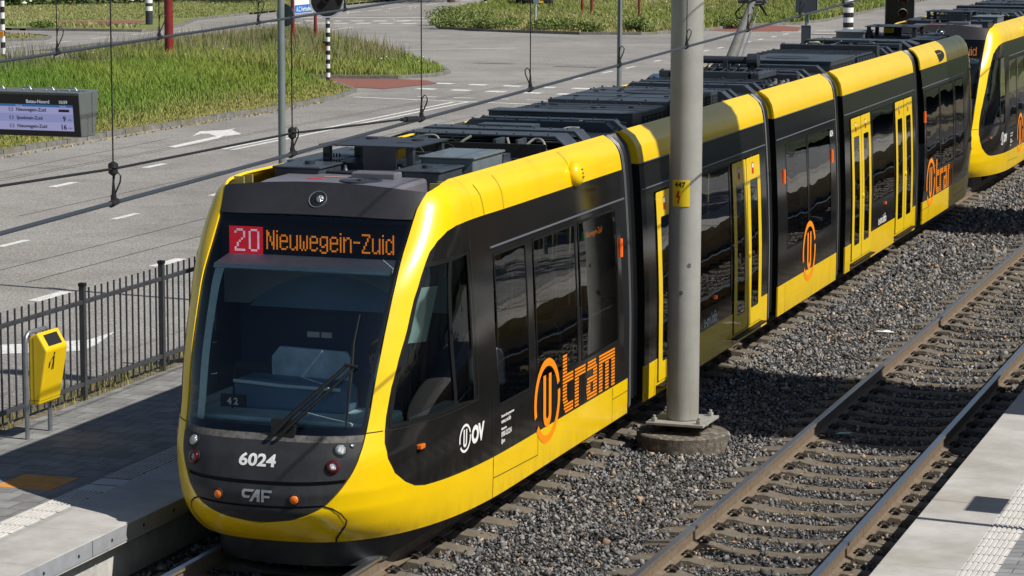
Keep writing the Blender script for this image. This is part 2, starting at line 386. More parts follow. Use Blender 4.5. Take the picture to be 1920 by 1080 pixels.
def bellows(y0, y1, nm='bellows'):
    b = MB(); prof = [(wz(z)-0.075, z) for z in np.linspace(0.32, 3.30, 26)]; N = 9
    def ring(d, y): return [(x-d, y, z) for x, z in prof]+[(-(x-d), y, z) for x, z in prof[::-1]]
    rows = []; ys = []
    for k in range(N*2+1): rows.append(ring(0.0 if k % 2 else 0.055, y0+(y1-y0)*k/(2*N)))
    vs = [p for r in rows for p in r]; n = len(rows[0])
    fs = [(i*n+k, i*n+(k+1) % n, (i+1)*n+(k+1) % n, (i+1)*n+k) for i in range(len(rows)-1) for k in range(n)]
    b.add(vs, [f[::-1] for f in fs]); o = b.build(nm, RUB, tram, True)
    e = MB()     # bright metal clamping ribs on the cab side of the joint
    for k, yy in enumerate((y0+0.03, y0+0.08, y0+0.14, y0+.19)):
        for sg in (1, -1):
            e.tube([(sg*(wz(z)+0.006-0.010*k), yy, z) for z in np.linspace(0.30, 3.32, 30)], 0.0055, 6)
    e.build('clamping_rib', MATS['rib'], o, True)
    return o
MATS['rib'] = mat('rib', (0.45, 0.46, 0.49), 0.25, metal=0.8)
# ---- cab section (front); built symmetric so that the rear one is a turned copy
def build_cab():
    YE = 2.85
    nz_ = 60; zs = [ZL+(ZTOP-ZL)*i/nz_ for i in range(nz_+1)]
    rear = [(s_from_y(YE, z), z) for z in zs]
    top = [(s_from_y(y, 3.33), 3.33) for y in (1.5, 0, -1.4, -2.2)]+[(s_from_y(-2.42, 3.315), 3.315), (s_from_y(-2.58, 3.29), 3.29)]
    bl = Bloop(0.457, 3.255, 0.0, 60)[::-1]
    bottom = [(s_from_y(y, ZL), ZL) for y in (-3.6, -2.5, -1.5, 0.0, 1.5)]
    outer = [(0.0, ZL), (0.4, ZL)]+bottom+rear+top+bl+[(0.0, 0.456)]
    blk = [(YE, ZT), (0.5, ZT), (-1.2, ZT), (-1.8, 2.961), (-2.1, 2.96), (-2.3, 2.957), (-2.54, 2.945), (-2.72, 2.912), (-2.88, 2.838), (-3.0, 2.755), (-3.08, 2.667), (-3.157, 2.565), (-3.285, 2.364), (-3.42, 2.094), (-3.55, 1.86), (-3.66, 1.62), (-3.74, 1.374), (-3.775, 1.25), (-3.80, 1.14), (-3.785, 1.0), (-3.70, .857), (-3.56, .755), (-3.41, .69), (-3.245, .664), (-2.94, .655), (-2.43, .648), (-1.76, .64), (-0.9, .635), (YE, .635)]
    # densify before conversion
    blkd = resample(blk, 0.12, False)
    hole = side_s(blkd)
    # the black region reaches the rear edge: cut it out of the outer loop
    rear_lo = [p for p in rear if p[1] < .635]+[(s_from_y(YE, .635), .635)]
    rear_hi = [(s_from_y(YE, ZT), ZT)]+[p for p in rear if p[1] > ZT+.01]
    loop = [(0.0, ZL), (0.4, ZL)]+bottom+rear_lo+hole[::-1][1:-1]+rear_hi+top+bl+[(0.0, 0.456)]
    loop = loop[:-1]+[(-u, v) for u, v in loop[1:-1][::-1]]
    # notch so that the outline stays one simple polygon: lower lip and upper mask edge meet at the centre
    loop = [(0.0, ZL)]+[p for p in ([(0.4, ZL)]+bottom+rear_lo+hole[::-1][1:-1]+rear_hi+top+bl)]+[(0.0, 0.4555)]+[(-u, v) for u, v in ([(0.4, ZL)]+bottom+rear_lo+hole[::-1][1:-1]+rear_hi+top+bl)[::-1]]
    shell = drape('body_shell', [loop], cabf, YEL, tram, 0.0, 0.055, 0.025)
    # black glossy side panel with window openings
    cw = [(-3.725, 1.262), (-3.3, 1.268), (-2.70, 1.285), (-2.262, 1.275), (-2.315, 2.03), (-2.325, 2.678), (-2.72, 2.676), (-3.115, 2.664), (-3.165, 2.565), (-3.29, 2.364), (-3.42, 2.094), (-3.545, 1.874), (-3.64, 1.67), (-3.70, 1.45)]
    def ins(L, d):
        cx = sum(p[0] for p in L)/len(L); cy = sum(p[1] for p in L)/len(L); o = []
        n = len(L)
        for i, p in enumerate(L):
            a = L[i-1]; b = L[(i+1) % n]; tx, ty = b[0]-a[0], b[1]-a[1]; l = math.hypot(tx, ty); nx, ny = -ty/l, tx/l
            if (cx-p[0])*nx+(cy-p[1])*ny < 0: nx, ny = -nx, -ny
            o.append((p[0]+nx*d, p[1]+ny*d))
        return o
    cw1 = ins(cw, 0.025)
    wins = [(-1.62, -0.66), (-0.42, 0.98), (1.10, 2.50)]
    panel_loops = [side_s(resample(blk, 0.12, False)), side_s(resample(cw1, 0.1))]+[side_s(rect(a, b, WIN_Z[0], WIN_Z[1])) for a, b in wins]
    drape('side_panel', panel_loops, cabf, BLK, shell, -0.004, 0.07, 0, mirror=True)
    for sg in (1, -1):
        drape2('cab_side_window', [side_s(resample(ins(cw, 0.02), 0.1))], cabf, MATS['cab_glass'], shell, -0.012, 0.12, (sg,))
        drape2('cab_window_frame', [side_s(resample(cw, 0.1)), side_s(resample(ins(cw, 0.04), 0.1))], cabf, MATS['frame_black'], shell, -0.001, 0.1, (sg,))
        drape2('cab_window_post', [side_s(rect(-2.755, -2.69, 1.29, 2.66))], cabf, MATS['frame_black'], shell, -0.002, 0.1, (sg,))
        for a, b in wins: window(shell, a, b, *WIN_Z, fn=cab_y, sides=(sg,))
        # thin seams on the side
        b = MB()
        for L in ([(-2.25, 2.957), (-2.235, 2.3), (-1.76, .655), (-1.75, .25)],):
            Lr = [(-2.285, 2.957), (-2.26, 2.6), (-2.235, 2.2), (-2.16, 1.6)]
        seams = [[(-2.275, 2.957), (-2.24, 2.2), (-2.19, 1.275)], [(-1.77, 1.2), (-1.765, .25)], [(-2.19, 1.275), (-3.77, 1.245)], [(-1.80, 2.96), (-1.82, 3.15), (-1.86, 3.25)], [(-1.23, 2.96), (-1.22, 3.1), (-1.22, 3.28)], [(1.0, 2.96), (1.0, 3.31)], [(-1.76, .44), (-.4, .40)], [(-.4, .40), (-.4, .62)], [(2.25, .63), (2.25, .25)], [(2.25, .5), (2.85, .5)]]
        for L in seams: drape('x', [side_s(strip(resample(L, 0.1, False), 0.008))], (lambda u, v, sg=sg: (lambda r: (Vector((r[0].x*sg, r[0].y, r[0].z)), Vector((r[1].x*sg, r[1].y, r[1].z))))(cabf(u, v))), None, None, 0.003, 0.05, mb=b)
        b.build('panel_seam', SEAM, shell)
        ml = MB(); p, n = cabf(s_from_y(-3.37, 1.045), 1.045); M = Matrix.Translation((p.x*sg, p.y, p.z))
        ml.box(-.02, .03, -.055, .055, -.022, .022, 0, M); ml.build('side_indicator', ORL, shell, bevel=0.008)
        ml = MB(); ml.tube([(sg*1.297, 2.64, 2.02), (sg*1.293, 2.64, 2.22)], 0.024, 8); ml.build('marker_light', MATS['orange_pill'], shell, True)
    gt = MB()
    for sg in (1, -1): gt.tube([(sg*(wz(2.64)+.003), yy, 2.64) for yy in (-1.72, 0, 2.84)], .011, 6)
    gt.build('window_gutter', MATS['drip'], shell)
    # ---- front mask
    up = Bloop(3.03, 3.255, 0.012, 8)
    lip = [(s_from_x(x, 3.325-0.07*(abs(x)/1.0)**2.2), 3.325-0.07*(abs(x)/1.0)**2.2) for x in (0.9, 0.7, 0.5, 0.25, 0, -0.25, -0.5, -0.7, -0.9)]
    low = [(s_from_x(x, 3.045-0.02*x*x), 3.045-0.02*x*x) for x in (-.8, -.5, -.25, 0, .25, .5, .8)]
    drape('mask_panel', [up+lip+[(-a, b) for a, b in up[::-1]]+low], cabf, MATS['brow_grey'], shell, 0.004, 0.07, 0.012)
    gl0 = Bloop(1.235, 3.035, 0.014, 40)
    wl = [(s_from_x(x, 1.235), 1.235) for x in (-.6, -.3, 0, .3, .6)]
    wt = [(s_from_x(x, 3.035), 3.035) for x in (.6, .3, 0, -.3, -.6)]
    glass_loop = gl0+wt+[(-a, b) for a, b in gl0[::-1]]+wl
    drape('windscreen', [glass_loop], cabf, GLF, shell, -0.010, 0.08, 0)
    gi = Bloop(1.30, 2.995, 0.05, 30)
    ti = [(s_from_x(x, 2.995), 2.995) for x in (.6, .3, 0, -.3, -.6)]; li = [(s_from_x(x, 1.30), 1.30) for x in (-.6, -.3, 0, .3, .6)]
    drape('windscreen_border', [glass_loop, gi+ti+[(-a, b) for a, b in gi[::-1]]+li], cabf, MATS['frit'], shell, -0.016, 0.06, 0)
    # lower mask: ledge + three panels over a dark backing
    def band(z0, z1, lift0=0.0, lift1=0.0, d=0.012):
        """panel between two curved lines; lifts raise the outer ends"""
        def edge(z, l, xs): return [(s_from_x(x, z+l*(x/.75)**2), z+l*(x/.75)**2) for x in xs]
        za, zb = z0+lift0, z1+lift1
        xa = float(np.interp(za, [p[0] for p in BX], [p[1] for p in BX])); xb = float(np.interp(zb, [p[0] for p in BX], [p[1] for p in BX]))
        la = z0+lift0*(xa/.75)**2; lb = z1+lift1*(xb/.75)**2
        R = Bloop(la, lb, d, 14); xs = [xb*k/8 for k in range(7, -8, -1)]; xl = [xa*k/8 for k in range(-7, 8)]
        return R+edge(z1, lift1, xs)+[(-a, b) for a, b in R[::-1]]+edge(z0, lift0, xl)
    drape('mask_backing', [band(.457, 1.235, 0, 0, 0.0)], cabf, DK, shell, -0.03, 0.06, 0)
    drape('dusty_ledge', [band(1.165, 1.24, 0, 0, 0.008)], cabf, DUST, shell, -0.012, 0.05, 0)
    drape('mask_panel', [band(.845, 1.175, 0.02, 0)], cabf, MASK, shell, 0.002, 0.05, 0.01)
    drape('mask_panel', [band(.635, .812, 0.02, 0.02)], cabf, MASK, shell, 0.0, 0.05, 0.01)
    c3 = Bloop(.470, .628, 0.012, 12)
    drape('mask_panel', [c3+[(s_from_x(x, .612+.015*(x/.6)**2), .612+.015*(x/.6)**2) for x in (.4, .2, 0, -.2, -.4)]+[(-a, b) for a, b in c3[::-1]]+[(0, .468)]], cabf, MASK, shell, -0.004, 0.05, 0.01)
    # bumper seams
    b = MB(); sm = [(.595, .640), (.66, .613), (.716, .562), (.742, .487), (.722, .434), (.68, .38), (.60, .285), (.585, .25)]
    L = [(s_from_x(x, z), z) for x, z in sm]
    for sg in (1, -1): drape('x', [[(u*sg, v) for u, v in strip(resample(L, .03, False), 0.014)]], cabf, None, None, 0.005, 0.03, mb=b)
    L = [(s_from_x(.862, 1.245), 1.245), (s_from_y(-3.79, 1.25), 1.25)]
    for sg in (1, -1): drape('x', [[(u*sg, v) for u, v in strip(resample(L, .03, False), 0.008)]], cabf, None, None, 0.004, 0.03, mb=b)
    b.build('bumper_seam', SEAM, shell)
    # lamps
    def lamp(name, x, z, r, mats, rim, depth=0.02):
        p, n = cabf(s_from_x(x, z), z); M = Matrix.Translation(p+n*0.003)@n.to_track_quat('Z', 'Y').to_matrix().to_4x4(); b = MB()
        b.lathe([(r*1.30, -0.01), (r*1.30, 0.004), (r*1.12, 0.006), (r*1.02, -0.012)], n=28, mi=1, M=M, caps=False); b.lathe([(r*1.2, -.004), (r*1.2, -.002)], n=24, mi=1, M=M)
        b.lathe([(r*1.0, -0.01), (r*0.95, depth*0.4), (r*0.7, depth*0.8), (r*0.3, depth), (0.001, depth*1.05)], n=24, mi=0, M=M)
        if rim: b.lathe([(r*1.12, 0.0), (r*1.08, 0.024), (r*0.66, 0.030), (r*0.60, 0.016)], n=24, mi=2, M=M, caps=False)
        b.build(name, mats, shell, True)
    for sg in (1, -1):
        lamp('headlight', sg*.70, 1.118, .050, [LENS, DK], False, 0.03)
        lamp('tail_light', sg*.662, .985, .052, [LENS, DK, REDL], True, 0.02)
        lamp('indicator', sg*.362, .70, .040, [ORL, MASK], False, 0.022)
    lamp('camera_port', .785, 1.150, .018, [LENS, DK], False, 0.01)
    lamp('roof_headlight', .035, 3.18, .040, [LENS, MATS['frit']], False, 0.02)
    p, n = cabf(s_from_x(.015, 3.175), 3.175); M = Matrix.Translation(p+n*.002)@n.to_track_quat('Z', 'Y').to_matrix().to_4x4(); rr = MB(); rr.lathe([(.088, 0), (.086, .010), (.078, .008)], n=32, mi=0, M=M, caps=False); rr.lathe([(.080, .002), (.078, .0035)], n=32, mi=1, M=M); rr.build('lamp_bezel', [STEEL, DK], shell, True)
    # wiper
    def on(x, z, o): p, n = cabf(s_from_x(x, z), z); return p+n*o
    w = MB(); w.tube([on(.10, 1.215, .05), on(.25, 1.37, .09), on(.66, 1.81, .05)], [.026, .023, .016], 6); w.tube([on(.17, 1.21, .05), on(.32, 1.35, .09), on(.72, 1.79, .05)], [.022, .018, .014], 6); q = on(.18, 1.30, .02); w.box(q.x-.12, q.x+.10, q.y-.03, q.y+.03, 1.215, 1.36)
    w.tube([on(.64, 1.82, .06), on(.75, 1.80, .06)], .016, 6)
    w.tube([on(.712, 1.30, .035), on(.705, 1.6, .045), on(.70, 1.82, .045), on(.69, 2.0, .045), on(.70, 2.24, .035)], [.010, .013, .016, .012, .008], 6)
    w.box(.02, .23, -4.13, -4.05, 1.19, 1.235); w.build('wiper', MATS['wiper'], shell, True)
    # skirt and coupler cover below the bumper
    sk = MB(); prof = []
    for z in (-0.045, 0.05, 0.16, 0.27):
        for q in range(-14, 15):
            a = q/14*math.pi/2; prof.append((math.sin(a)*0.80, -3.12-(0.62+0.3*(z+0.04))*abs(math.cos(a))**0.6, z))
    n = 29; sk.add(prof, [(i*n+k+1, i*n+k, (i+1)*n+k, (i+1)*n+k+1) for i in range(3) for k in range(n-1)]); sk.box(-.80, .80, -3.125, -1.9, -0.03, 0.3)
    sk.build('skirt', MATS['skirt'], shell, True)
    bg_ = MB(); bg_.box(-1.12, 1.12, -1.6, 2.4, 0.10, 0.34, 0)
    for yy in (-0.55, 1.15):
        for sg in (1, -1): bg_.lathe([(.28, -0.06), (.3, -0.02), (.3, 0.05), (.18, 0.06)], n=28, M=Matrix.Translation((sg*.74, yy, .30))@Matrix.Rotation(math.pi/2*sg, 4, 'Y'))
    bg_.build('bogie', MATS['under'], shell)
    # cab inside
    i = MB(); i.prism([(-.9, 1.25), (.9, 1.25), (.88, 1.30), (-.88, 1.30)], -3.80, -3.05, 'y', 0); i.prism([(-.9, 1.0), (.9, 1.0), (.9, 1.25), (-.9, 1.25)], -3.70, -3.05, 'y', 0)
    i.build('dashboard', TEAL, shell, bevel=0.02)
    i = MB(); i.prism([(-.62, 1.30), (.48, 1.30), (.48, 1.50), (.40, 1.56), (-.55, 1.58), (-.62, 1.54)], -3.44, -3.10, 'y', 0); i.build('instrument_hood', MATS['hood_blue'], shell, bevel=.03)
    i = MB(); i.tube([(-.60, -3.46, 1.555), (-.1, -3.50, 1.54), (.44, -3.46, 1.525)], .016, 8); i.build('hood_rim', TEAL, shell, True)
    i = MB(); i.prism([(-.36, 1.55), (.42, 1.53), (.44, 1.70), (.38, 1.82), (-.28, 1.84), (-.36, 1.74)], -3.16, -3.10, 'y', 0); i.build('console_screen', MATS['console_blue'], shell, bevel=.02)
    i = MB(); i.tube([(-.62, -3.45, 1.3), (-.60, -3.40, 1.72)], .012, 6); i.box(-.60, -.28, -3.42, -3.38, 1.66, 1.72); i.box(-.98, -.86, -3.45, -3.35, 1.95, 2.25); i.tube([(-.9, -3.4, 2.25), (-.9, -3.3, 2.6)], .01, 6); i.build('desk_lamp', DK, shell)
    i = MB(); i.box(.66, .80, -3.2, -3.1, 1.45, 1.82); i.build('control_panel', TEAL, shell, bevel=.03)
    i = MB(); i.box(-.10, .02, -2.92, -2.90, 1.90, 1.95); i.box(.04, .14, -2.92, -2.90, 1.90, 1.95); i.build('desk_label', MATS['label_pale'], shell)
    for sg in (-1,):
        L = [(Bs(z)-.085, z) for z in np.linspace(1.3, 2.62, 14)]+[(Bs(z)-.20, z) for z in np.linspace(2.62, 1.3, 14)]
        drape('pillar_lining', [[(u*sg, v) for u, v in L]], cabf, TEAL, shell, -.07, .1)
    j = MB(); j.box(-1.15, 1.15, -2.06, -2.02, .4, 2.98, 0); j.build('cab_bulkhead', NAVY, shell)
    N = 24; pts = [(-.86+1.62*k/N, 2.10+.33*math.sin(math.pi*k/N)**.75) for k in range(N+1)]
    drape('arch_surround', [[(-1.12, 2.12), (-.86, 2.12)]+pts[1:-1]+[(.76, 2.12), (1.12, 2.12), (1.12, 2.98), (-1.12, 2.98)]], lambda u, v: (Vector((u, -2.5, v)), Vector((0, -1, 0))), MATS['arch_grey'], shell, 0, .3)  # grey sheet cut around the arch reflected in the windscreen
    drape('arch_reflection', [[(-.86, 2.095)]+pts[1:-1]+[(.76, 2.095)]], lambda u, v: (Vector((u, -2.5, v)), Vector((0, -1, 0))), MATS['reflection_blue'], shell, 0, .3)  # blue sheet painted as the half-dome reflection in the windscreen
    v = MB(); v.prism([(-3.30, 2.56), (-2.95, 2.63), (-2.95, 2.66), (-3.30, 2.60)], -.86, .86, 'x'); v.tube([(-.86, -3.30, 2.57), (.86, -3.30, 2.57)], .014, 6); v.build('sun_visor', TEAL, shell, bevel=.006)
    bl_ = MB(); bl_.prism([(-3.46, 1.98), (-2.86, 1.91), (-2.55, 2.38), (-3.10, 2.43), (-3.27, 2.3)], 1.035, 1.045, 'x'); bl_.build('side_blind', MATS['blind'], shell)
    sw = MB(); sw.box(-1.12, 1.12, -3.2, -2.06, .40, .44); sw.build('cab_floor', FLOORI, shell)
    sp = MB(); sp.box(1.02, 1.16, -3.25, -2.3, 1.10, 1.27); sp.box(-1.16, -1.02, -3.25, -2.3, 1.1, 1.27); sp.build('cab_side_shelf', TEAL, shell, bevel=.01)
    db = MB(); db.box(-.92, .92, -2.972, -2.80, 2.60, 2.99); db.build('display_housing', DK, shell)
    interior(shell, -2.0, YE, [(.78, -0.55, 1), (.30, -.55, 1), (.78, 0.32, 1), (.3, 0.32, 1), (.78, 1.6, -1), (.78, 2.3, 1), (-.78, 0.3, 1), (-.78, 1.5, -1)])
    h = MB(); h.tube([(1.05, -.1, 1.15), (1.05, .9, 1.15)], .018, 8); h.tube([(.55, 1.1, .4), (.55, 1.1, 2.7)], .018, 8); h.build('grab_rail', YELD, shell, True)
    # inner ribs of the cove at the front left, visible over the brow
    rb = MB()
    for yy in (-2.45, -2.25):
        for sg in (1, -1): rb.prism([(sg*(wz(z)-.03), z) for z in (3.08, 3.15, 3.22, 3.27, 3.31)]+[(sg*.93, 3.31), (sg*.93, 3.08)], yy, yy+.02, 'y')
    rb.build('cove_rib', MATS['rib_yellow'], shell)
    # roof
    deck(shell, -2.75, YE)
    ac = MB(); prof = [(-2.80, 3.08), (-1.92, 3.08), (-1.92, 3.31), (-2.55, 3.305), (-2.80, 3.285)]
    ac.prism(prof, -.68, .74, 'x'); ac.build('air_conditioner', ACG, shell, bevel=.035)
    ac = MB(); ac.box(.06, .50, -2.22, -2.02, 3.30, 3.365); ac.build('roof_unit', ACG, shell, bevel=.015)
    f = MB(); f.lathe([(.20, 0), (.20, .012), (.17, .016), (.16, .006), (.03, .006), (.03, .02)], c=(.24, -2.42, 3.303), n=28); f.build('fan_cover', ROOF2, shell, True)
    wn = MB(); wn.box(-.32, -.16, -2.40, -2.33, 3.306, 3.3085); wn.build('warning_label', REDP, shell)
    wn = MB(); wn.box(-.22, .02, -2.22, -2.17, 3.310, 3.3125); wn.build('warning_label', MATS['label_pink'], shell)
    rbox(shell, -.80, -.34, -2.02, -1.40, 3.10, 3.36, ROOF, lid=.02); rbox(shell, .44, .86, -2.0, -1.35, 3.10, 3.36, ROOF, lid=.02)
    for x in (-.55, .65):
        c = MB(); c.lathe([(.05, 0), (.05, .03), (.035, .035)], c=(x, -1.75, 3.378), n=14); c.build('filler_cap', ROOF2, shell, True)
    rbox(shell, .42, .95, -1.30, -.42, 3.10, 3.43, MATS['ribbed_grey'], 'ribbed_box', ribs=8, lid=.025)
    rbox(shell, -.98, -.55, -1.25, .25, 3.10, 3.34, ROOF, ribs=0, lid=.02)
    tb = MB(); tb.box(-.56, .42, -1.50, -.50, 3.535, 3.548, 0); tb.box(-.10, .24, -1.50, -1.48, 3.22, 3.536, 0)
    for x, y in ((-.5, -1.42), (.36, -1.42), (-.5, -.6), (.36, -.6)): tb.box(x-.035, x+.035, y-.035, y+.035, 3.1, 3.54, 0)
    for x, y in ((-.3, -.75), (.2, -.8)): tb.lathe([(.06, 0), (.06, .012)], c=(x, y, 3.548), n=14, mi=1)
    tb.box(.10, .26, -1.15, -1.05, 3.5485, 3.549, 1)
    for k in range(6):
        for l in range(3): tb.box(-.52+k*.03, -.505+k*.03, -1.455, -1.45, 3.3+l*.06, 3.34+l*.06, 1)
    tb.build('antenna_table', [ROOF2, DK], shell, bevel=.006)
    yb = MB(); yb.box(.0, .17, -1.25, -1.05, 3.40, 3.50); yb.build('isolator_box', YEL, shell, bevel=.01)
    rbox(shell, -.5, .3, -1.35, -.65, 3.10, 3.36, ROOF2)
    for x in (-.22, .33):
        c = MB(); c.lathe([(.02, 0), (.03, .02), (.02, .035), (.03, .05), (.018, .07), (.012, .10)], c=(x, -1.66, 3.27), n=12); c.build('insulator', ROOF, shell, True)
    cb = MB(); cb.tube([(-.3, -1.66, 3.30), (.38, -1.66, 3.32)], .02, 8); cb.tube([(-.7, -1.85, 3.33), (.4, -1.83, 3.30)], .016, 8); cb.build('roof_pipe', ROOF2, shell, True)
    dm = MB(); dm.lathe([(.125, 0), (.13, .02), (.118, .06), (.08, .085), (.01, .09)], c=(.68, .32, 3.21), n=24); dm.build('vent_dome', ROOF2, shell, True)
    rbox(shell, .45, .95, .05, .7, 3.10, 3.20, ROOF, bevel=.008)
    # resistor frame: two plates over a dark well
    wl_ = MB(); wl_.box(-.9, .92, .2, 2.75, 3.10, 3.13); wl_.box(-.9, .9, 1.15, 1.19, 3.13, 3.36); wl_.build('resistor_well', DK, shell)
    pl = MB()
    pl.prism([(-.98, 3.36), (-.80, 3.42), (.88, 3.42), (1.02, 3.30), (1.02, 3.28), (.86, 3.40), (-.80, 3.40), (-.98, 3.34)], 1.55, 1.98, 'y')
    pl.prism([(-.98, 3.30), (-.80, 3.43), (.92, 3.43), (1.06, 3.28), (1.06, 3.26), (.9, 3.40), (-.80, 3.40), (-.98, 3.28)], 2.12, 2.42, 'y')
    for k in range(9): pl.box(-.75+k*.19, -.73+k*.19, 1.60, 1.62, 3.42, 3.435); pl.box(-.75+k*.19, -.73+k*.19, 2.3, 2.32, 3.43, 3.445)
    pl.box(-.30, .34, 2.42, 2.70, 3.40, 3.45); pl.box(-.85, -.1, 2.62, 2.84, 3.33, 3.40)
    pl.box(.92, .96, .9, 2.5, 3.1, 3.2); pl.box(.30, .34, 1.2, 1.5, 3.1, 3.4); pl.box(-.6, -.56, 1.2, 1.5, 3.1, 3.4); pl.box(.55, .58, 1.2, 1.5, 3.1, 3.4)
    pl.box(-.4, .5, .85, .9, 3.2, 3.24)
    pl.build('resistor_frame', ROOF, shell, bevel=.004)
    hose(shell, [(-.66, 1.50, 3.36), (-.55, 1.5, 3.39), (-.42, 1.48, 3.38), (-.34, 1.42, 3.24), (-.24, 1.42, 3.2), (-.14, 1.45, 3.33), (-.04, 1.5, 3.40)])
    hose(shell, [(.36, 1.5, 3.39), (.44, 1.42, 3.24), (.52, 1.4, 3.2), (.60, 1.45, 3.33), (.68, 1.5, 3.39), (.78, 1.45, 3.36), (.84, 1.4, 3.2), (.85, 1.38, 3.14)])
    hose(shell, [(.2, 2.72, 3.43), (.32, 2.7, 3.37), (.5, 2.72, 3.35), (.62, 2.8, 3.40), (.75, 2.85, 3.40)])
    return shell
MATS['orange_pill'] = mat('orange_pill', (0.85, 0.13, 0.01), 0.3, emit=(0.9, 0.14, 0.01), estr=0.15)
MATS['brow_grey'] = mat('brow_grey', (0.026, 0.026, 0.031), 0.5, var=0.15, vscale=4, spec=0.35)
MATS['frit'] = mat('frit', (0.010, 0.012, 0.016), 0.3)
MATS['wiper'] = mat('wiper', (0.010, 0.010, 0.011), 0.4)
MATS['skirt'] = mat('skirt', (0.035, 0.035, 0.036), 0.55, var=0.35, vscale=6)
MATS['under'] = mat('under', (0.018, 0.016, 0.014), 0.8)
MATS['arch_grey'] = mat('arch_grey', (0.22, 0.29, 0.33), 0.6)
MATS['reflection_blue'] = mat('reflection_blue', (0.10, 0.20, 0.32), 0.6)
MATS['hood_blue'] = mat('hood_blue', (0.11, 0.19, 0.29), 0.6)
MATS['console_blue'] = mat('console_blue', (0.36, 0.50, 0.58), 0.5, var=.2)
MATS['label_pale'] = mat('label_pale', (.4, .42, .38), .5)
MATS['blind'] = mat('blind', (0.42, 0.58, 0.55), 0.6)
MATS['rib_yellow'] = mat('rib_yellow', (0.35, 0.30, 0.10), 0.6)
MATS['ribbed_grey'] = mat('ribbed_grey', (0.13, 0.16, 0.185), 0.38, var=0.15, vscale=6)
MATS['label_pink'] = mat('label_pink', (0.45, 0.25, 0.22), 0.6)
glassmat('cab_glass', (0.62, 0.68, 0.68), wave=0.15, refl=0.9)
cab1 = build_cab(); cab1['label'] = 'front cab section with windscreen'
# ---- middle sections
def section(y0, y1, doors, wins, logo=None):
    up = [[(y0, ZB), (y1, ZB), (y1, ZT), (y0, ZT)]]
    shell = MB(); loops = [rect(y0, y1, ZL, ZB-0.0)]
    for a, b in doors: pass
    # skirt: cut the door leaves out from above
    L = [(y0, ZL), (y1, ZL), (y1, ZB)]
    for a, b in sorted(doors, reverse=True): L += [(b, ZB), (b, .37), (a, .37), (a, ZB)]
    L += [(y0, ZB)]
    sh = drape('body_shell', [L], sidef, YEL, tram, 0, 0.15, 0.02, mirror=True)
    U = [(y0, ZB)]
    for a, b in sorted(doors): U += [(a, ZB), (a, 2.585), (b, 2.585), (b, ZB)]
    U += [(y1, ZB), (y1, ZT), (y0, ZT)]
    drape('side_panel', [U]+[rect(a, b, *z) for a, b, z in wins], sidef, BLK, sh, -0.003, 0.15, 0.012, mirror=True)
    for a, b, z in wins: window(sh, a, b, *z)
    for a, b in doors:
        for sg in (1, -1):
            m = (a+b)/2
            for c, d in ((a+.012, m-.012), (m+.012, b-.012)):
                def g(u, v, sg=sg):
                    p, n = sidef(u, v); return Vector((p.x*sg, p.y, p.z)), Vector((n.x*sg, n.y, n.z))
                mb = MB(); drape('x', [rect(c, d, .385, 2.572, .03), rect(c+.165, d-.165, .60, 2.28, .035)], g, None, None, 0.012, 0.25, mb=mb, mi=0)
                drape('x', [rect(c+.16, d-.16, .595, 2.285)], g, None, None, 0.008, 0.4, mb=mb, mi=1)
                drape('x', [rect(c+.29, c+.39, 2.35, 2.50)], g, None, None, 0.0135, 0.4, mb=mb, mi=2)
                drape('x', [rect(c+.305, c+.375, 2.43, 2.485)], g, None, None, 0.015, 0.4, mb=mb, mi=3)
                mb.build('door', [YELD, GLS, REDP, WHT], sh, False)
            hb = MB(); hb.lathe([(.04, 0), (.04, .02), (.025, .03)], n=14, M=Matrix.Translation((sg*1.325, m+.07, 1.32))@Matrix.Rotation(sg*math.pi/2, 4, 'Y')); hb.build('door_button', YEL, sh, True)
            st = MB(); st.box(min(sg*1.30, sg*1.40), max(sg*1.30, sg*1.40), a-.06, b+.06, .325, .345); st.box(min(sg*1.25, sg*1.322), max(sg*1.25, sg*1.322), a, b, .345, .40); st.build('door_sill', MATS['frame_black'], sh)
    cove_mesh(sh, y0, y1); deck(sh, y0+.02, y1-.02)
    for ya in (y0+.015, y1-.03):
        prof = [(wz(z)-.012, z) for z in np.linspace(.26, 3.0, 14)]
        for q in (1, -1): en = MB(); en.prism([(q*x, z) for x, z in prof]+[(q*(x-.1), z) for x, z in prof[::-1]], ya, ya+.015, 'y'); en.build('end_frame', MATS['frame_black'], sh)
    nn = int((y1-y0)/0.85); interior(sh, y0, y1, [(.8 if k % 2 else .32, y0+.6+k*.85, 1 if k % 3 else -1) for k in range(nn) if not any(a-.3 < y0+.6+k*.85 < b+.3 for a, b in doors)])
    gt = MB()
    for sg in (1, -1): gt.tube([(sg*(wz(2.66)+.002), y0+.02, 2.66), (sg*(wz(2.66)+.002), y1-.02, 2.66)], .009, 6)
    gt.build('window_gutter', MATS['drip'], sh)
    un = MB(); un.box(-1.1, 1.1, y0+.1, y1-.1, .12, .34); un.build('underframe', MATS['under'], sh)
    sb = MB()
    ys = [y0+.45, y1-.45]+[a-.02 for a, b in doors]+[b+.02 for a, b in doors]
    for yy in ys: drape('x', [strip([(yy, .25), (yy, .64)], .007)], sidef, None, None, .0012, .3, mb=sb)
    for yy in np.arange(y0+2.0, y1-.5, 2.05): drape('x', [strip([(yy, 2.965), (yy, 3.32)], .007)], sidef, None, None, .0012, .3, mb=sb)
    pass
    sb.build('panel_seam', SEAM, sh)
    return sh
W0 = WIN_Z
S2 = section(3.55, 9.66, [(4.10, 5.60), (7.735, 9.265)], [(5.78, 7.62, (.90, 2.58))]); S2['label'] = 'second section with two double doors'
S3 = section(10.30, 14.21, [], [(10.86, 12.22, W0), (12.30, 13.82, W0)]); S3['label'] = 'short middle section with two windows under the pantograph'
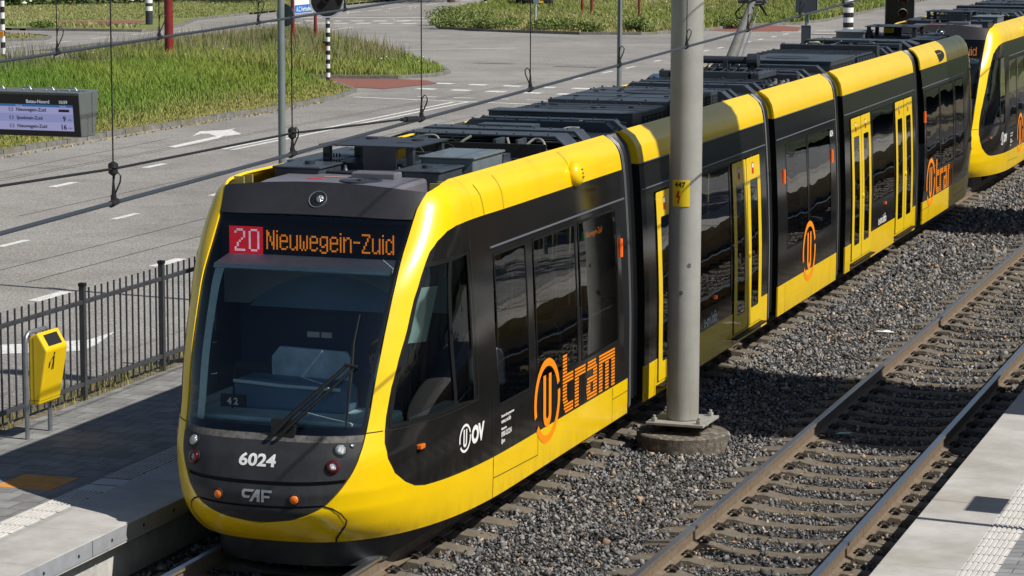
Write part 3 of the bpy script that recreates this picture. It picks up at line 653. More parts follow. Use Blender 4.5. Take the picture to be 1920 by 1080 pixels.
S4 = section(14.88, 20.93, [(15.33, 16.86), (19.0, 20.57)], [(17.08, 18.90, W0)]); S4['label'] = 'fourth section with two double doors'
bellows(2.86, 3.54); bellows(9.67, 10.29); bellows(14.22, 14.87); bellows(20.94, 21.64)
for S, ys in ((S3, (10.70, 13.9)),):
    for yy in ys:
        for sg in (1, -1):
            ml = MB(); ml.tube([(sg*1.297, yy, 2.04), (sg*1.293, yy, 2.23)], 0.024, 8); ml.build('marker_light', MATS['orange_pill'], S, True)
# rear cab section: the front one turned round
cab5 = copy_tree(cab1, tram); cab5.matrix_local = Matrix.Translation((0, 24.5, 0))@Matrix.Rotation(math.pi, 4, 'Z'); cab5['label'] = 'rear cab section'
# ---- roofs of the middle sections
beam(S2, 3.72); beam(S2, 4.10)
rbox(S2, -.86, .90, 4.45, 4.82, 3.12, 3.43, ROOF, lid=.01); rbox(S2, -.80, .82, 4.98, 6.28, 3.12, 3.41, ROOF2, grille=1)
rbox(S2, -.72, .86, 6.32, 8.62, 3.12, 3.45, ROOF, grille=1)
f = MB(); f.lathe([(.36, 0), (.36, .008), (.33, .012), (.30, .002)], c=(.18, 7.9, 3.452), n=32); f.build('fan_cover', ROOF2, S2, True)
rbox(S2, -.95, -.05, 8.80, 9.0, 3.12, 3.40, ROOF2); beam(S2, 9.15, .2); beam(S2, 9.50, .14)
hose(S2, [(.9, 8.75, 3.3), (.94, 8.9, 3.22), (.98, 9.1, 3.2)])
beam(S3, 10.44, .2, dark=0); beam(S3, 10.9, .14)
for k in range(4): rbox(S3, -.85, .88, 11.15+k*.14, 11.25+k*.14, 3.30+.03*(k % 2), 3.36+.03*(k % 2), ROOF2, bevel=.006)
rbox(S3, -.80, .55, 11.80, 11.95, 3.36, 3.48, ROOF, bevel=.008); rbox(S3, .50, .66, 11.8, 12.9, 3.38, 3.46, ROOF, bevel=.006); rbox(S3, -.66, -.50, 11.8, 12.9, 3.38, 3.46, ROOF, bevel=.006)
dr = MB(); dr.tube([(-.46, 12.62, 3.60), (.42, 12.62, 3.60)], .055, 14); dr.tube([(.30, 12.62, 3.60), (.46, 12.62, 3.60)], [.10, .10], 14); dr.tube([(-.5, 12.62, 3.60), (-.4, 12.62, 3.6)], .09, 14); dr.box(-.45, -.40, 12.55, 12.7, 3.4, 3.6); dr.box(.36, .41, 12.55, 12.7, 3.4, 3.6); dr.box(-.05, .02, 12.55, 12.7, 3.4, 3.6)
for k in range(5): dr.tube([(-.35+k*.16, 12.3, 3.44), (-.35+k*.16+.04, 12.7, 3.5), (-.3+k*.16, 12.75, 3.58)], .014, 6)
dr.box(-.5, .5, 12.9, 13.1, 3.38, 3.46)
dr.build('pantograph_base', ROOF2, S3, bevel=.004)
pa = MB(); pa.tube([(0, 12.80, 3.58), (0, 14.12, 4.38)], [.085, .058], 14); pa.tube([(.10, 12.9, 3.50), (.10, 14.05, 4.24)], .014, 8, 1)
pa.tube([(-.22, 14.12, 4.40), (.22, 14.12, 4.40)], .04, 10); pa.tube([(-.05, 14.12, 4.42), (-.40, 12.95, 5.06)], .022, 8); pa.tube([(.05, 14.12, 4.42), (.40, 12.95, 5.06)], .022, 8)
pa.tube([(-.12, 14.0, 4.42), (-.45, 13.6, 4.62)], .02, 6); pa.tube([(0, 14.05, 4.34), (.2, 14.0, 4.36), (.24, 13.9, 4.5)], .02, 6)
for yy in (12.83, 13.07): pa.tube([(-.85, yy, 4.98), (-.62, yy, 5.07), (.62, yy, 5.07), (.85, yy, 4.98)], .022, 8)
pa.build('pantograph', [MATS['pan_grey'] if 'pan_grey' in MATS else mat('pan_grey', (.13, .13, .12), .5, var=.2), STEEL], S3, True)
hose(S3, [(-.1, 14.0, 4.36), (-.2, 13.9, 4.22), (-.12, 13.8, 4.15), (-.02, 13.75, 4.2)], .013, DK); hose(S3, [(.1, 14.1, 4.36), (.2, 14.1, 4.22), (.24, 14.0, 4.2), (.2, 13.9, 4.32)], .013, DK)
for x in (.62, .80):
    for yy in (12.6, 13.0):
        c = MB(); c.lathe([(.04, 0), (.07, .03), (.04, .05), (.07, .08), (.04, .10), (.07, .13), (.035, .16), (.03, .2)], c=(x, yy, 3.12), n=14); c.build('insulator', MATS['pan_grey'], S3, True)
rbox(S3, -.95, .92, 13.15, 13.32, 3.14, 3.38, ROOF2, bevel=.01); beam(S3, 13.62, .16); beam(S3, 14.05, .14)
hose(S3, [(.7, 13.2, 3.34), (.74, 13.1, 3.2), (.8, 13.15, 3.16), (.82, 13.25, 3.32)]); hose(S3, [(.86, 13.5, 3.36), (.95, 13.45, 3.3), (1.0, 13.4, 3.18)])
beam(S4, 15.05, .18); rbox(S4, -.44, .95, 15.35, 17.2, 3.12, 3.43, ROOF, grille=1, lid=.008)
f = MB(); f.lathe([(.34, 0), (.34, .006), (.31, .010), (.28, .002)], c=(.1, 16.1, 3.452), n=32); f.build('fan_cover', ROOF2, S4, True)
rbox(S4, -.80, .90, 17.25, 19.0, 3.12, 3.41, ROOF, ribs=5)
for k in range(7): rbox(S4, .905, .96, 17.4+k*.22, 17.55+k*.22, 3.15, 3.38, ROOF2, bevel=.004)
rbox(S4, -.70, .95, 19.1, 19.3, 3.12, 3.50, ROOF2); rbox(S4, -.1, .5, 19.5, 19.8, 3.12, 3.44, ROOF2); beam(S4, 20.25, .14); beam(S4, 20.75, .16)
hose(S4, [(.7, 20.0, 3.36), (.8, 19.95, 3.3), (.92, 19.9, 3.18)])
def clutter(S, y0, y1, n, seed, xs=(-.9, .95)):
    rg = random.Random(seed); b = MB()
    for k in range(n):
        x = rg.uniform(*xs); y = rg.uniform(y0, y1); w, d, h = rg.uniform(.03, .13), rg.uniform(.03, .16), rg.uniform(.06, .24); b.box(x-w, x+w, y-d, y+d, 3.10, 3.10+h, rg.randint(0, 2))
        if k % 2: b.tube([(x, y, 3.10+h), (x, y, 3.13+h)], .022, 8, rg.randint(0, 2))
    for k in range(n//2):
        y = rg.uniform(y0, y1); z = rg.uniform(3.16, 3.36); b.tube([(xs[0]+rg.uniform(0, .3), y, z), (xs[1]-rg.uniform(0, .3), y+rg.uniform(-.1, .1), z)], rg.uniform(.008, .02), 6, rg.randint(0, 2))
    b.build('roof_fittings', [ROOF2, DK, ROOF], S)
    for k in range(max(2, n//6)):
        x = rg.uniform(xs[0], xs[1]-.5); y = rg.uniform(y0, y1); z = rg.uniform(3.25, 3.4)
        hose(S, [(x, y, z), (x+.08, y-.05, z-.03), (x+.16, y-.04, z-.12), (x+.26, y, z-.10), (x+.34, y+.03, z), (x+.44, y, z-.02)], .011, MATS['hose'] if k % 2 else DK)
clutter(cab1, -1.35, 1.4, 26, 1); clutter(cab1, 1.7, 2.75, 8, 2); clutter(S2, 3.7, 4.4, 8, 3); clutter(S2, 8.65, 9.5, 8, 4); clutter(S3, 10.5, 13.9, 30, 5); clutter(S4, 19.3, 20.8, 14, 6); clutter(S4, 15.0, 15.3, 4, 7)
for (S, x0, x1, ya, yb, zz) in ((S2, -.80, .82, 4.98, 6.28, 3.413), (S2, -.72, .86, 6.32, 8.62, 3.453), (S4, -.44, .95, 15.35, 17.2, 3.433), (S4, -.80, .90, 17.25, 19.0, 3.413)):
    b = MB()
    for k in range(1, 4): yy = ya+(yb-ya)*k/4; b.box(x0+.01, x1-.01, yy-.004, yy+.004, zz, zz+.004)
    b.box((x0+x1)/2-.004, (x0+x1)/2+.004, ya, yb, zz, zz+.003); rg = random.Random(int(ya*10))
    for k in range(9): x = rg.uniform(x0+.1, x1-.1); y = rg.uniform(ya+.1, yb-.1); b.box(x-.03, x+.03, y-.012, y+.012, zz, zz+.012)
    b.build('roof_panel_joints', DK, S)
# dark half-moon vent on the rear cove
def rear_side(y, z): return sidef(y, z)
d = MB(); L = [(23.62, 2.985)]+[(23.50+.70*math.sin(math.pi*k/14)**.8, 2.985+.11*(1-math.cos(math.pi*k/14))) for k in range(1, 14)]+[(23.36, 3.20)]
drape('half_moon_vent', [L], sidef, DK, cab5, 0.003, .08); bpy.context.view_layer.update()
o = cab5.children[-1]
for ch in cab5.children:
    if ch.name.startswith('half_moon'): ch.matrix_parent_inverse = cab5.matrix_local.inverted()
# round siren on the front cove
sr = MB(); p, n = sidef(1.12, 3.07); M = Matrix.Translation(p-n*.02)@n.to_track_quat('Z', 'Y').to_matrix().to_4x4()
sr.lathe([(.13, 0), (.135, .03), (.125, .07), (.08, .105), (.02, .115), (.001, .116)], n=26, M=M)
for k in range(3): sr.box(-.02+k*.0, .03, -.05+k*.04, -.038+k*.04, .10, .118, 1, M)
sr.build('siren', [YEL, DK], cab1, True)
# ---- lettering and logos
def ring_arc(cy, cz, r0, r1, a0, a1, n=28):
    A = [math.radians(a0+(a1-a0)*k/n) for k in range(n+1)]
    return [(cy+r1*math.cos(a), cz+r1*math.sin(a)) for a in A]+[(cy+r0*math.cos(a), cz+r0*math.sin(a)) for a in A[::-1]]
def u_shape(cy, cz, w, h, t, n=12):
    r1 = w/2; r0 = r1-t; zb = cz-h/2+r1
    o = [(cy-r1, cz+h/2)]+[(cy+r1*math.cos(math.radians(180+180*k/n)), zb+r1*math.sin(math.radians(180+180*k/n))) for k in range(n+1)]+[(cy+r1, cz+h/2), (cy+r0, cz+h/2)]
    o += [(cy+r0*math.cos(math.radians(-180*k/n)), zb+r0*math.sin(math.radians(-180*k/n))) for k in range(n+1)]+[(cy-r0, cz+h/2)]
    return o
def u_logo(cy, cz, R, fn, mb, off=.004, mi=0):
    for L in (ring_arc(cy, cz, R*.82, R, 198, 18), ring_arc(cy, cz, R*.82, R, 8, -144), u_shape(cy, cz-.0, R*.62, R*1.25, R*.2)):
        drape('x', [L], fn, None, None, off, R*.3, mb=mb, mi=mi)
def tram_word(y, fn, mb, off=.004):
    p = .0345; z1 = 1.272
    rows = {}
    def add(r0, r1, *iv):
        for r in range(r0, r1+1): rows.setdefault(r, []).extend(iv)
    add(0, 5, (0, .14)); add(6, 8, (.0, .36)); add(9, 13, (.0, .14)); add(14, 14, (.02, .17)); add(15, 16, (.04, .36)); add(17, 17, (.08, .36))
    add(6, 8, (.42, .80)); add(9, 17, (.42, .56))
    add(6, 7, (.88, 1.18)); add(8, 8, (.86, 1.22)); add(9, 10, (1.08, 1.22)); add(11, 12, (.86, 1.22)); add(13, 15, (.84, .98), (1.08, 1.22)); add(16, 17, (.86, 1.22))
    add(6, 8, (1.30, 1.90)); add(9, 17, (1.30, 1.43), (1.535, 1.665), (1.77, 1.90))
    for r, iv in rows.items():
        z = z1-r*p
        for a, b in iv: drape('x', [[(y+a, z-p*.64), (y+b, z-p*.64), (y+b, z), (y+a, z)]], fn, None, None, off, .3, mb=mb)
lg = MB(); u_logo(-.10, .90, .43, cab_y, lg); lg.build('round_u_logo', ORP, cab1)
lg = MB(); tram_word(.42, cab_y, lg); lg.build('word_tram', ORP, cab1)
lg = MB(); u_logo(12.27, .92, .43, sidef, lg); lg.build('round_u_logo', ORP, S3)
lg = MB(); u_logo(22.42, .92, .43, sidef, lg); tram_word(22.95, sidef, lg)
o = lg.build('tram_logo', ORP, cab5); o.matrix_parent_inverse = cab5.matrix_local.inverted()
lw = MB(); u_logo(-2.515, .965, .135, cab_y, lw)
drape_text(lw, 'OV', -2.36, .885, .22, cab_y, .004, bold=.012, sx=.98); lw.build('operator_logo', WHT, cab1)
lt = MB()
for s, z, sz in (('Deze tram rijdt op groene stroom', .985, .035), ('www.u-ov.info', .925, .062), ('Klantenservice', .862, .034), ('0900-5252241', .795, .07), ('@uov', .735, .055)): drape_text(lt, s, -1.55, z, sz, cab_y, .004, sx=.78, bold=.0015)
lt.build('contact_lettering', WHT, cab1)
for S, y in ((S2, 6.22), (S4, 17.52)):
    lt = MB(); drape_text(lt, 'u-ov.info', y, .70, .20, sidef, .004, bold=.004, sx=.95); lt.build('web_address', WHT, S)
    ml = MB(); ml.box(1.32, 1.345, y+.55, y+.62, .98, 1.02); ml.build('marker_light', MATS['orange_pill'], S)
lt = MB(); drape_text(lt, '6024', 13.80, 2.43, .12, sidef, .004, bold=.003, sx=.95); lt.build('fleet_number', WHT, S3)
def front(x, z): return cabf(s_from_x(x, z), z)
nb = MB(); drape_text(nb, '6024', -.192, .968, .138, front, .006, bold=.0045, sx=1.28)
nb.build('fleet_number', WHT, cab1)
cf = MB()
for i_, L in enumerate(([(.02, .105), (.145, .105), (.128, .078), (.045, .078), (.032, .066), (.032, .045), (.045, .033), (.10, .033), (.085, .005), (.02, .005), (0, .03), (0, .08)], [(.085, -.035), (.12, -.035), (.205, .105), (.165, .105)], [(.175, -.035), (.208, -.035), (.208, .105), (.178, .105)], [(.135, .02), (.178, .02), (.178, .042), (.148, .042)], [(.228, -.035), (.258, -.035), (.258, .105), (.228, .105)], [(.258, .078), (.345, .078), (.345, .105), (.258, .105)], [(.258, .018), (.325, .018), (.325, .045), (.258, .045)])):
    drape('x', [[(-.125+x*.82, .69+z*.75) for x, z in L]], front, None, None, .006+.0006*i_, .05, mb=cf)
cf.build('maker_emblem', MATS['emblem'] if 'emblem' in MATS else mat('emblem', (.42, .43, .45), .35, metal=.5), cab1)
# destination display, drawn as short LED dashes
GL = {'N': ["#...#", "##..#", "##..#", "#.#.#", "#.#.#", "#.#.#", "#..##", "#..##", "#...#", "#...#"], 'i': ["#", ".", "#", "#", "#", "#", "#", "#", "#", "#"],
 'e': [".....", ".....", ".###.", "#...#", "#...#", "#####", "#....", "#....", "#...#", ".###."], 'u': [".....", ".....", "#...#", "#...#", "#...#", "#...#", "#...#", "#...#", "#..##", ".##.#"],
 'w': [".....", ".....", "#...#", "#...#", "#...#", "#.#.#", "#.#.#", "#.#.#", "#.#.#", ".#.#."], 'g': [".....", ".....", ".####", "#...#", "#...#", "#...#", "#..##", ".##.#", "....#", "#...#", ".###."],
 'n': [".....", ".....", "#.##.", "##..#", "#...#", "#...#", "#...#", "#...#", "#...#", "#...#"], '-': ["....", "....", "....", "....", "####", "....", "....", "....", "....", "...."],
 'Z': ["#####", "....#", "...#.", "...#.", "..#..", "..#..", ".#...", ".#...", "#....", "#####"], 'd': ["....#", "....#", ".##.#", "#..##", "#...#", "#...#", "#...#", "#...#", "#..##", ".##.#"],
 '2': [".###.", "#...#", "....#", "....#", "...#.", "..#..", ".#...", ".#...", "#....", "#####"], '0': [".###.", "#...#", "#...#", "#...#", "#...#", "#...#", "#...#", "#...#", "#...#", ".###."]}
def dpl(x, z): return Vector((x, -2.98, z)), Vector((0, -1, 0))
def led(txt, x, z, px, pz, par, name, m, gap=1, y=-2.985):
    b = MB()
    for ch in txt:
        g = GL[ch]
        for r, row in enumerate(g):
            for c, q in enumerate(row):
                if q == '#':
                    for k in (0, 1):
                        xa = x+c*px+px*.02; zz = z-r*pz-k*pz/2
                        b.add([(xa, y, zz), (xa+px*.86, y, zz), (xa+px*.86, y, zz-pz*.25), (xa, y, zz-pz*.25)], [(3, 2, 1, 0)])
        x += (len(g[0])+gap)*px
    b.build(name, m, par); return x
rd = MB()
for k in range(24): rd.add([(-.845, -2.98, 2.652+k*.0108), (-.508, -2.98, 2.652+k*.0108), (-.508, -2.98, 2.660+k*.0108), (-.845, -2.98, 2.660+k*.0108)], [(0, 1, 2, 3)])
rd.build('line_number_panel', LEDR, cab1)
led('20', -.79, 2.885, .0215, .0208, cab1, 'line_number', LEDW, gap=1.6)
xe = led('Nieuwegein-Zuid', -.472, 2.882, .01652, .0178, cab1, 'destination_text', LEDA, gap=1)
n42 = MB(); n42.box(-.60, -.36, -3.76, -3.72, 1.37, 1.48, 0)
V, F = text2d('42', .085, bold=.003, spacing=1.5); n42.add([(-.53+x, -3.765, 1.395+y) for x, y in V], F, 1); n42.build('counter_display', [DK, WHT], cab1)
# small side destination display behind the last window of the front section
sdp = MB(); sdp.box(1.15, 1.2, 1.45, 2.35, 2.22, 2.5, 0); sdp.build('side_display', [DK], cab1)
sdp = MB()
def sfl(y, z): return Vector((1.203, y, z)), Vector((1, 0, 0))
drape_text(sdp, 'Nieuwegein-Zuid', 1.62, 2.34, .10, sfl, 0, sx=.85); sdp.build('side_display_text', LEDA, cab1)
sdp = MB(); drape_text(sdp, '20', 1.47, 2.34, .11, sfl, 0, sx=.8); sdp.build('side_display_number', LEDG, cab1)
# driver at the desk
def person(parent_loc, rz, label):
    bm = bmesh.new(); ly = bm.verts.layers.skin.verify()
    J = {'pelvis': ((0, 0, .0), .15), 'belly': ((0, -.02, .2), .14), 'chest': ((0, -.04, .40), .16), 'neck': ((0, -.05, .56), .055), 'head0': ((0, -.07, .64), .075), 'head1': ((0, -.075, .74), .09), 'head2': ((0, -.06, .81), .06),
         'sl': ((-.19, -.04, .48), .065), 'el': ((-.25, -.16, .24), .048), 'wl': ((-.18, -.40, .26), .034), 'hl': ((-.16, -.47, .27), .04), 'sr': ((.19, -.04, .48), .065), 'er': ((.25, -.16, .24), .048), 'wr': ((.18, -.40, .26), .034), 'hr': ((.16, -.47, .27), .04),
         'kl': ((-.12, -.42, .02), .075), 'al': ((-.12, -.46, -.38), .05), 'fl': ((-.12, -.60, -.42), .04), 'kr': ((.12, -.42, .02), .075), 'ar': ((.12, -.46, -.38), .05), 'fr': ((.12, -.60, -.42), .04)}
    V = {}
    for k, (p, r) in J.items():
        v = bm.verts.new(p); v[ly].radius = (r, r); V[k] = v
    V['pelvis'][ly].use_root = True
    for a, b in ('pelvis belly', 'belly chest', 'chest neck', 'neck head0', 'head0 head1', 'head1 head2', 'chest sl', 'sl el', 'el wl', 'wl hl', 'chest sr', 'sr er', 'er wr', 'wr hr', 'pelvis kl', 'kl al', 'al fl', 'pelvis kr', 'kr ar', 'ar fr') and [x.split() for x in ('pelvis belly', 'belly chest', 'chest neck', 'neck head0', 'head0 head1', 'head1 head2', 'chest sl', 'sl el', 'el wl', 'wl hl', 'chest sr', 'sr er', 'er wr', 'wr hr', 'pelvis kl', 'kl al', 'al fl', 'pelvis kr', 'kr ar', 'ar fr')]: bm.edges.new((V[a], V[b]))
    me = bpy.data.meshes.new('person'); bm.to_mesh(me); bm.free(); o = bpy.data.objects.new('person', me); COL.objects.link(o)
    o.modifiers.new('skin', 'SKIN'); s = o.modifiers.new('sub', 'SUBSURF'); s.levels = 2; s.render_levels = 2
    n = mat('driver_skin_and_uniform', (.03, .035, .05), .8); nt = n.node_tree; tc = nt.nodes.new('ShaderNodeTexCoord'); sp = nt.nodes.new('ShaderNodeSeparateXYZ'); rp = nt.nodes.new('ShaderNodeValToRGB'); rp.color_ramp.interpolation = 'CONSTANT'
    nt.links.new(tc.outputs['Object'], sp.inputs[0]); nt.links.new(sp.outputs['Z'], rp.inputs[0]); rp.color_ramp.elements[0].color = (.02, .025, .04, 1); rp.color_ramp.elements[1].position = .56; rp.color_ramp.elements[1].color = (.42, .25, .17, 1); nt.links.new(rp.outputs[0], n.node_tree.nodes['Principled BSDF'].inputs['Base Color'])
    me.materials.append(n); o.location = parent_loc; o.rotation_euler.z = rz
    h = MB(); h.lathe([(.10, -.02), (.105, .03), (.09, .08), (.05, .115), (.01, .125)], c=(0, -.045, .76), n=16); h.build('hair', mat('hair_brown', (.03, .018, .01), .8), o, True)
    fc = MB()
    for sx in (-.033, .033): fc.lathe([(.012, 0), (.006, .006)], n=8, M=Matrix.Translation((sx, -.150, .735))@Matrix.Rotation(math.pi/2, 4, 'X'))
    fc.prism([(-.012, .69), (.012, .69), (0, .735)], -.185, -.14, 'y'); fc.box(-.025, .025, -.152, -.146, .655, .662); fc.build('face_features', mat('face_dark', (.10, .04, .03), .7), o)
    return tag(o, label, 'person')
person((.50, -2.62, 1.0), 0, 'tram driver in dark clothing seated at the desk behind the windscreen')
ds = MB(); ds.box(.26, .74, -2.85, -2.40, .84, .93); ds.box(.28, .72, -2.44, -2.36, .93, 1.55); ds.box(.42, .58, -2.7, -2.5, .42, .84); ds.build('driver_seat', NAVY, cab1, bevel=.03)
# ---- second tram, coupled behind
tram2 = tag(empty('articulated_tram', (0, 33.85, 0)), 'second yellow and black tram close behind the first, at the right edge of the photo', 'tram')
for ch in list(tram.children):
    if ch == cab1 or ch == S2 or (ch.name.startswith('bellows') and ch.name in ('bellows',)):
        c = copy_tree(ch, tram2, skip=('fleet_number', 'driver_seat'))
        c['label'] = {'body_shell': 'cab section of the second tram' if ch == cab1 else 'second section of the second tram'}.get(ch.name.split('.')[0], 'bellows of the second tram')
cp = MB(); cp.tube([(0, -.35, .35), (0, .35, .35)], .07, 10); cp.box(-.15, .15, -.12, .12, .24, .46); o = cp.build('coupler', MATS['under'], tram2); o.location = (0, -4.68, 0)
# ------------------------------------------------------------------ ground, roads, track bed
def noise_mat(name, stops, scale, rough=0.9, detail=8, bump=0.3, bscale=120, layer2=None, coords='Object', bdist=0.01):
    """base colour from a ramp over noise; layer2 = (scale, colour, lo, hi) large patches mixed on top"""
    m = bpy.data.materials.new(name); m.use_nodes = True; n = m.node_tree; b = n.nodes['Principled BSDF']; b.inputs['Roughness'].default_value = rough; b.inputs['Specular IOR Level'].default_value = 0.3
    tc = n.nodes.new('ShaderNodeTexCoord'); no = n.nodes.new('ShaderNodeTexNoise'); no.inputs['Scale'].default_value = scale; no.inputs['Detail'].default_value = detail; no.inputs['Roughness'].default_value = .7
    n.links.new(tc.outputs[coords], no.inputs['Vector']); rp = n.nodes.new('ShaderNodeValToRGB'); n.links.new(no.outputs['Fac'], rp.inputs[0])
    e = rp.color_ramp.elements; e[0].position = stops[0][0]; e[0].color = (*stops[0][1], 1); e[1].position = stops[-1][0]; e[1].color = (*stops[-1][1], 1)
    for p, c in stops[1:-1]: q = e.new(p); q.color = (*c, 1)
    col = rp.outputs[0]
    for L in (layer2 or []):
        n2 = n.nodes.new('ShaderNodeTexNoise'); n2.inputs['Scale'].default_value = L[0]; n2.inputs['Detail'].default_value = 3; n.links.new(tc.outputs[coords], n2.inputs['Vector'])
        mr = n.nodes.new('ShaderNodeMapRange'); mr.inputs[1].default_value = L[2]; mr.inputs[2].default_value = L[3]; n.links.new(n2.outputs['Fac'], mr.inputs[0])
        mx = n.nodes.new('ShaderNodeMixRGB'); mx.inputs[2].default_value = (*L[1], 1); n.links.new(mr.outputs[0], mx.inputs[0]); n.links.new(col, mx.inputs[1]); col = mx.outputs[0]
        if len(L) > 4: mx.blend_type = L[4]
    n.links.new(col, b.inputs['Base Color'])
    nb = n.nodes.new('ShaderNodeTexNoise'); nb.inputs['Scale'].default_value = bscale; nb.inputs['Detail'].default_value = 3; n.links.new(tc.outputs[coords], nb.inputs['Vector'])
    bp = n.nodes.new('ShaderNodeBump'); bp.inputs['Strength'].default_value = bump; bp.inputs['Distance'].default_value = bdist; n.links.new(nb.outputs['Fac'], bp.inputs['Height']); n.links.new(bp.outputs[0], b.inputs['Normal'])
    MATS[name] = m; return m
ASPH = noise_mat('asphalt', [(.36, (.15, .143, .133)), (.5, (.285, .272, .253)), (.64, (.47, .45, .42))], 28, bump=.25, bscale=70, layer2=[(.13, (.78, .78, .80), .42, .66, 'MULTIPLY'), (1.2, (.86, .86, .86), .5, .75, 'MULTIPLY'), (.5, (.90, .89, .88), .48, .6, 'MULTIPLY')])
SOIL = noise_mat('soil', [(.3, (.10, .085, .055)), (.7, (.26, .22, .15))], 3, bump=.5, bscale=20)
GRND = noise_mat('grass_ground', [(.3, (.08, .12, .025)), (.5, (.17, .20, .055)), (.68, (.30, .28, .12))], 2.2, bump=.7, bscale=8, layer2=[(.15, (.22, .22, .09), .5, .7)])
BALD = noise_mat('ballast_ground', [(.36, (.010, .010, .011)), (.5, (.055, .056, .058)), (.64, (.20, .20, .20))], 26, bump=1.0, bscale=30, bdist=.04, layer2=[(7, (.12, .085, .05), .62, .72)])
PAINT = noise_mat('road_paint', [(.34, (.42, .42, .40)), (.5, (.66, .66, .64)), (.7, (.78, .78, .76))], 9, bump=.15, bscale=80, layer2=[(38, (.30, .29, .27), .60, .68)])
KERB = noise_mat('kerb_concrete', [(.3, (.10, .098, .09)), (.7, (.25, .245, .23))], 5, bump=.4, layer2=[(1.3, (.16, .15, .10), .5, .65)])
CONC = noise_mat('edge_concrete', [(.32, (.37, .358, .335)), (.5, (.445, .432, .408)), (.7, (.53, .518, .492))], 2.2, rough=.8, bump=.08, bscale=60, layer2=[(60, (.36, .34, .31), .62, .70), (.6, (.82, .80, .76), .45, .65, 'MULTIPLY')])
CONW = noise_mat('wall_concrete', [(.3, (.34, .33, .31)), (.7, (.56, .55, .52))], 3, bump=.15, bscale=30)
REDA = noise_mat('red_asphalt', [(.3, (.17, .065, .05)), (.7, (.30, .13, .10))], 10, bump=.2)
DLINE = mat('dark_line', (.035, .035, .037), .6)
RSTEEL = mat('rail_shine', (.55, .59, .66), .34, metal=1.0)
RRUST = mat('rail_rust', (.13, .088, .052), .75, var=.3, vscale=12, col2=(.18, .145, .105))
SLP = noise_mat('sleeper_concrete', [(.3, (.075, .064, .048)), (.5, (.15, .132, .105)), (.72, (.27, .25, .215))], 5, bump=.3, bscale=40, layer2=[(1.3, (.14, .11, .075), .45, .7)], coords='Object')
def sheet(name, loops, z, m, kind='structure', thick=0, parent=None, label=None):
    r = [Vector(p) for L in loops for p in L]; ed = []; k = 0
    for L in loops: ed += [(k+i, k+(i+1) % len(L)) for i in range(len(L))]; k += len(L)
    q = delaunay_2d_cdt(r, ed, [], 0, 1e-5); V = [(p[0], p[1], z) for p in q[0]]; F = []
    for f in q[2]:
        c = (sum(V[i][0] for i in f)/3, sum(V[i][1] for i in f)/3)
        if inside(c, loops): F.append(tuple(f))
    F = [f if (Vector(V[f[1]])-Vector(V[f[0]])).cross(Vector(V[f[2]])-Vector(V[f[0]])).z > 0 else f[::-1] for f in F]
    b = MB(); b.add(V, F); o = b.build(name, m, parent)
    if kind: o['kind'] = kind
    if label: o['label'] = label
    return o
def kerb(name, pts, z0, z1, w, m, closed=False):
    """kerb stones following a line: top of width w on its left side"""
    b = MB(); n = len(pts); L = []
    for i, p in enumerate(pts):
        a = pts[i-1] if (i or closed) else p; c = pts[(i+1) % n] if (i < n-1 or closed) else p
        t = Vector((c[0]-a[0], c[1]-a[1])).normalized(); L.append((p[0]-t.y*w, p[1]+t.x*w))
    for i in range(n if closed else n-1):
        j = (i+1) % n; p, q, r, s = pts[i], pts[j], L[j], L[i]; d = math.hypot(q[0]-p[0], q[1]-p[1]); k = max(1, round(d/1.0))
        for h in range(k):
            t0, t1 = h/k+.002, (h+1)/k-.002; dz = random.uniform(-.014, .014)
            def l(a, c, t): return (a[0]+(c[0]-a[0])*t, a[1]+(c[1]-a[1])*t)
            b.prism([l(p, q, t0), l(p, q, t1), l(s, r, t1), l(s, r, t0)], z0, z1+dz, 'z')
    return tag(b.build(name, m, None, bevel=.015), kind='structure')
ZR = -0.1
sheet('ground', [[(-900, -60), (900, -60), (900, 1600), (-900, 1600)]], -0.42, SOIL)
sheet('road', [[(-200, -60), (-6.15, -60), (-6.15, 330), (-200, 330)]], ZR, ASPH)
sheet('track_bed', [[(-2.9, -40), (6.2, -40), (6.2, 320), (-2.9, 320)]], -0.262, BALD)
b = MB(); b.add([(x, y, z) for y in (-40, 320) for x, z in ((-6.16, -.09), (-5.5, .12), (-4.9, .24), (-4.54, .26), (-4.53, -.3))], [(k, k+1, k+6, k+5) for k in range(4)]); b.f = [f for f in b.f]; tag(b.build('verge_bank', SOIL), kind='structure')
sheet('verge_ground', [[(-4.5, 13), (-2.9, 13), (-2.9, 320), (-4.5, 320)]], -0.20, GRND)
# ---- grass islands
IS = {
 'near': [(-36.8, -40), (-22.2, -40), (-22.1, 20), (-21.95, 31), (-21.7, 39), (-21.3, 45), (-21.3, 50.2), (-21.9, 53.4), (-23.2, 55.3), (-25.6, 57.6), (-29, 59.0), (-36.8, 59.6)],
 'middle': [(-36.8, 61.6), (-29, 61.0), (-25.6, 58.9), (-22.9, 59.6), (-22.1, 61.2), (-22.2, 62.9), (-23.2, 65), (-25.4, 68.2), (-29.5, 73.5), (-33.5, 79.5), (-36.8, 84)],
 'far': [(-33.6, 93.4), (-31.4, 91.9), (-28.4, 91.0), (-26, 90.5), (-23.4, 91.3), (-22.0, 94.0), (-21.4, 97.5), (-20.8, 101.5), (-19.0, 104.0), (-18.5, 108), (-18.7, 124), (-19.1, 200), (-19.5, 330), (-42, 330), (-41.2, 125), (-39.6, 112), (-36.5, 100)],
 'upper_left': [(-200, 84.4), (-50.4, 84.7), (-45.0, 85.5), (-44.7, 86.8), (-45.6, 91), (-47.6, 97), (-47.9, 104), (-48.3, 330), (-200, 330)],
 'left': [(-60, 72.5), (-52, 73.6), (-46.8, 75.8), (-45.5, 77.4), (-46.1, 79.1), (-47.7, 80.2), (-50, 81.0), (-60, 80.8)]}
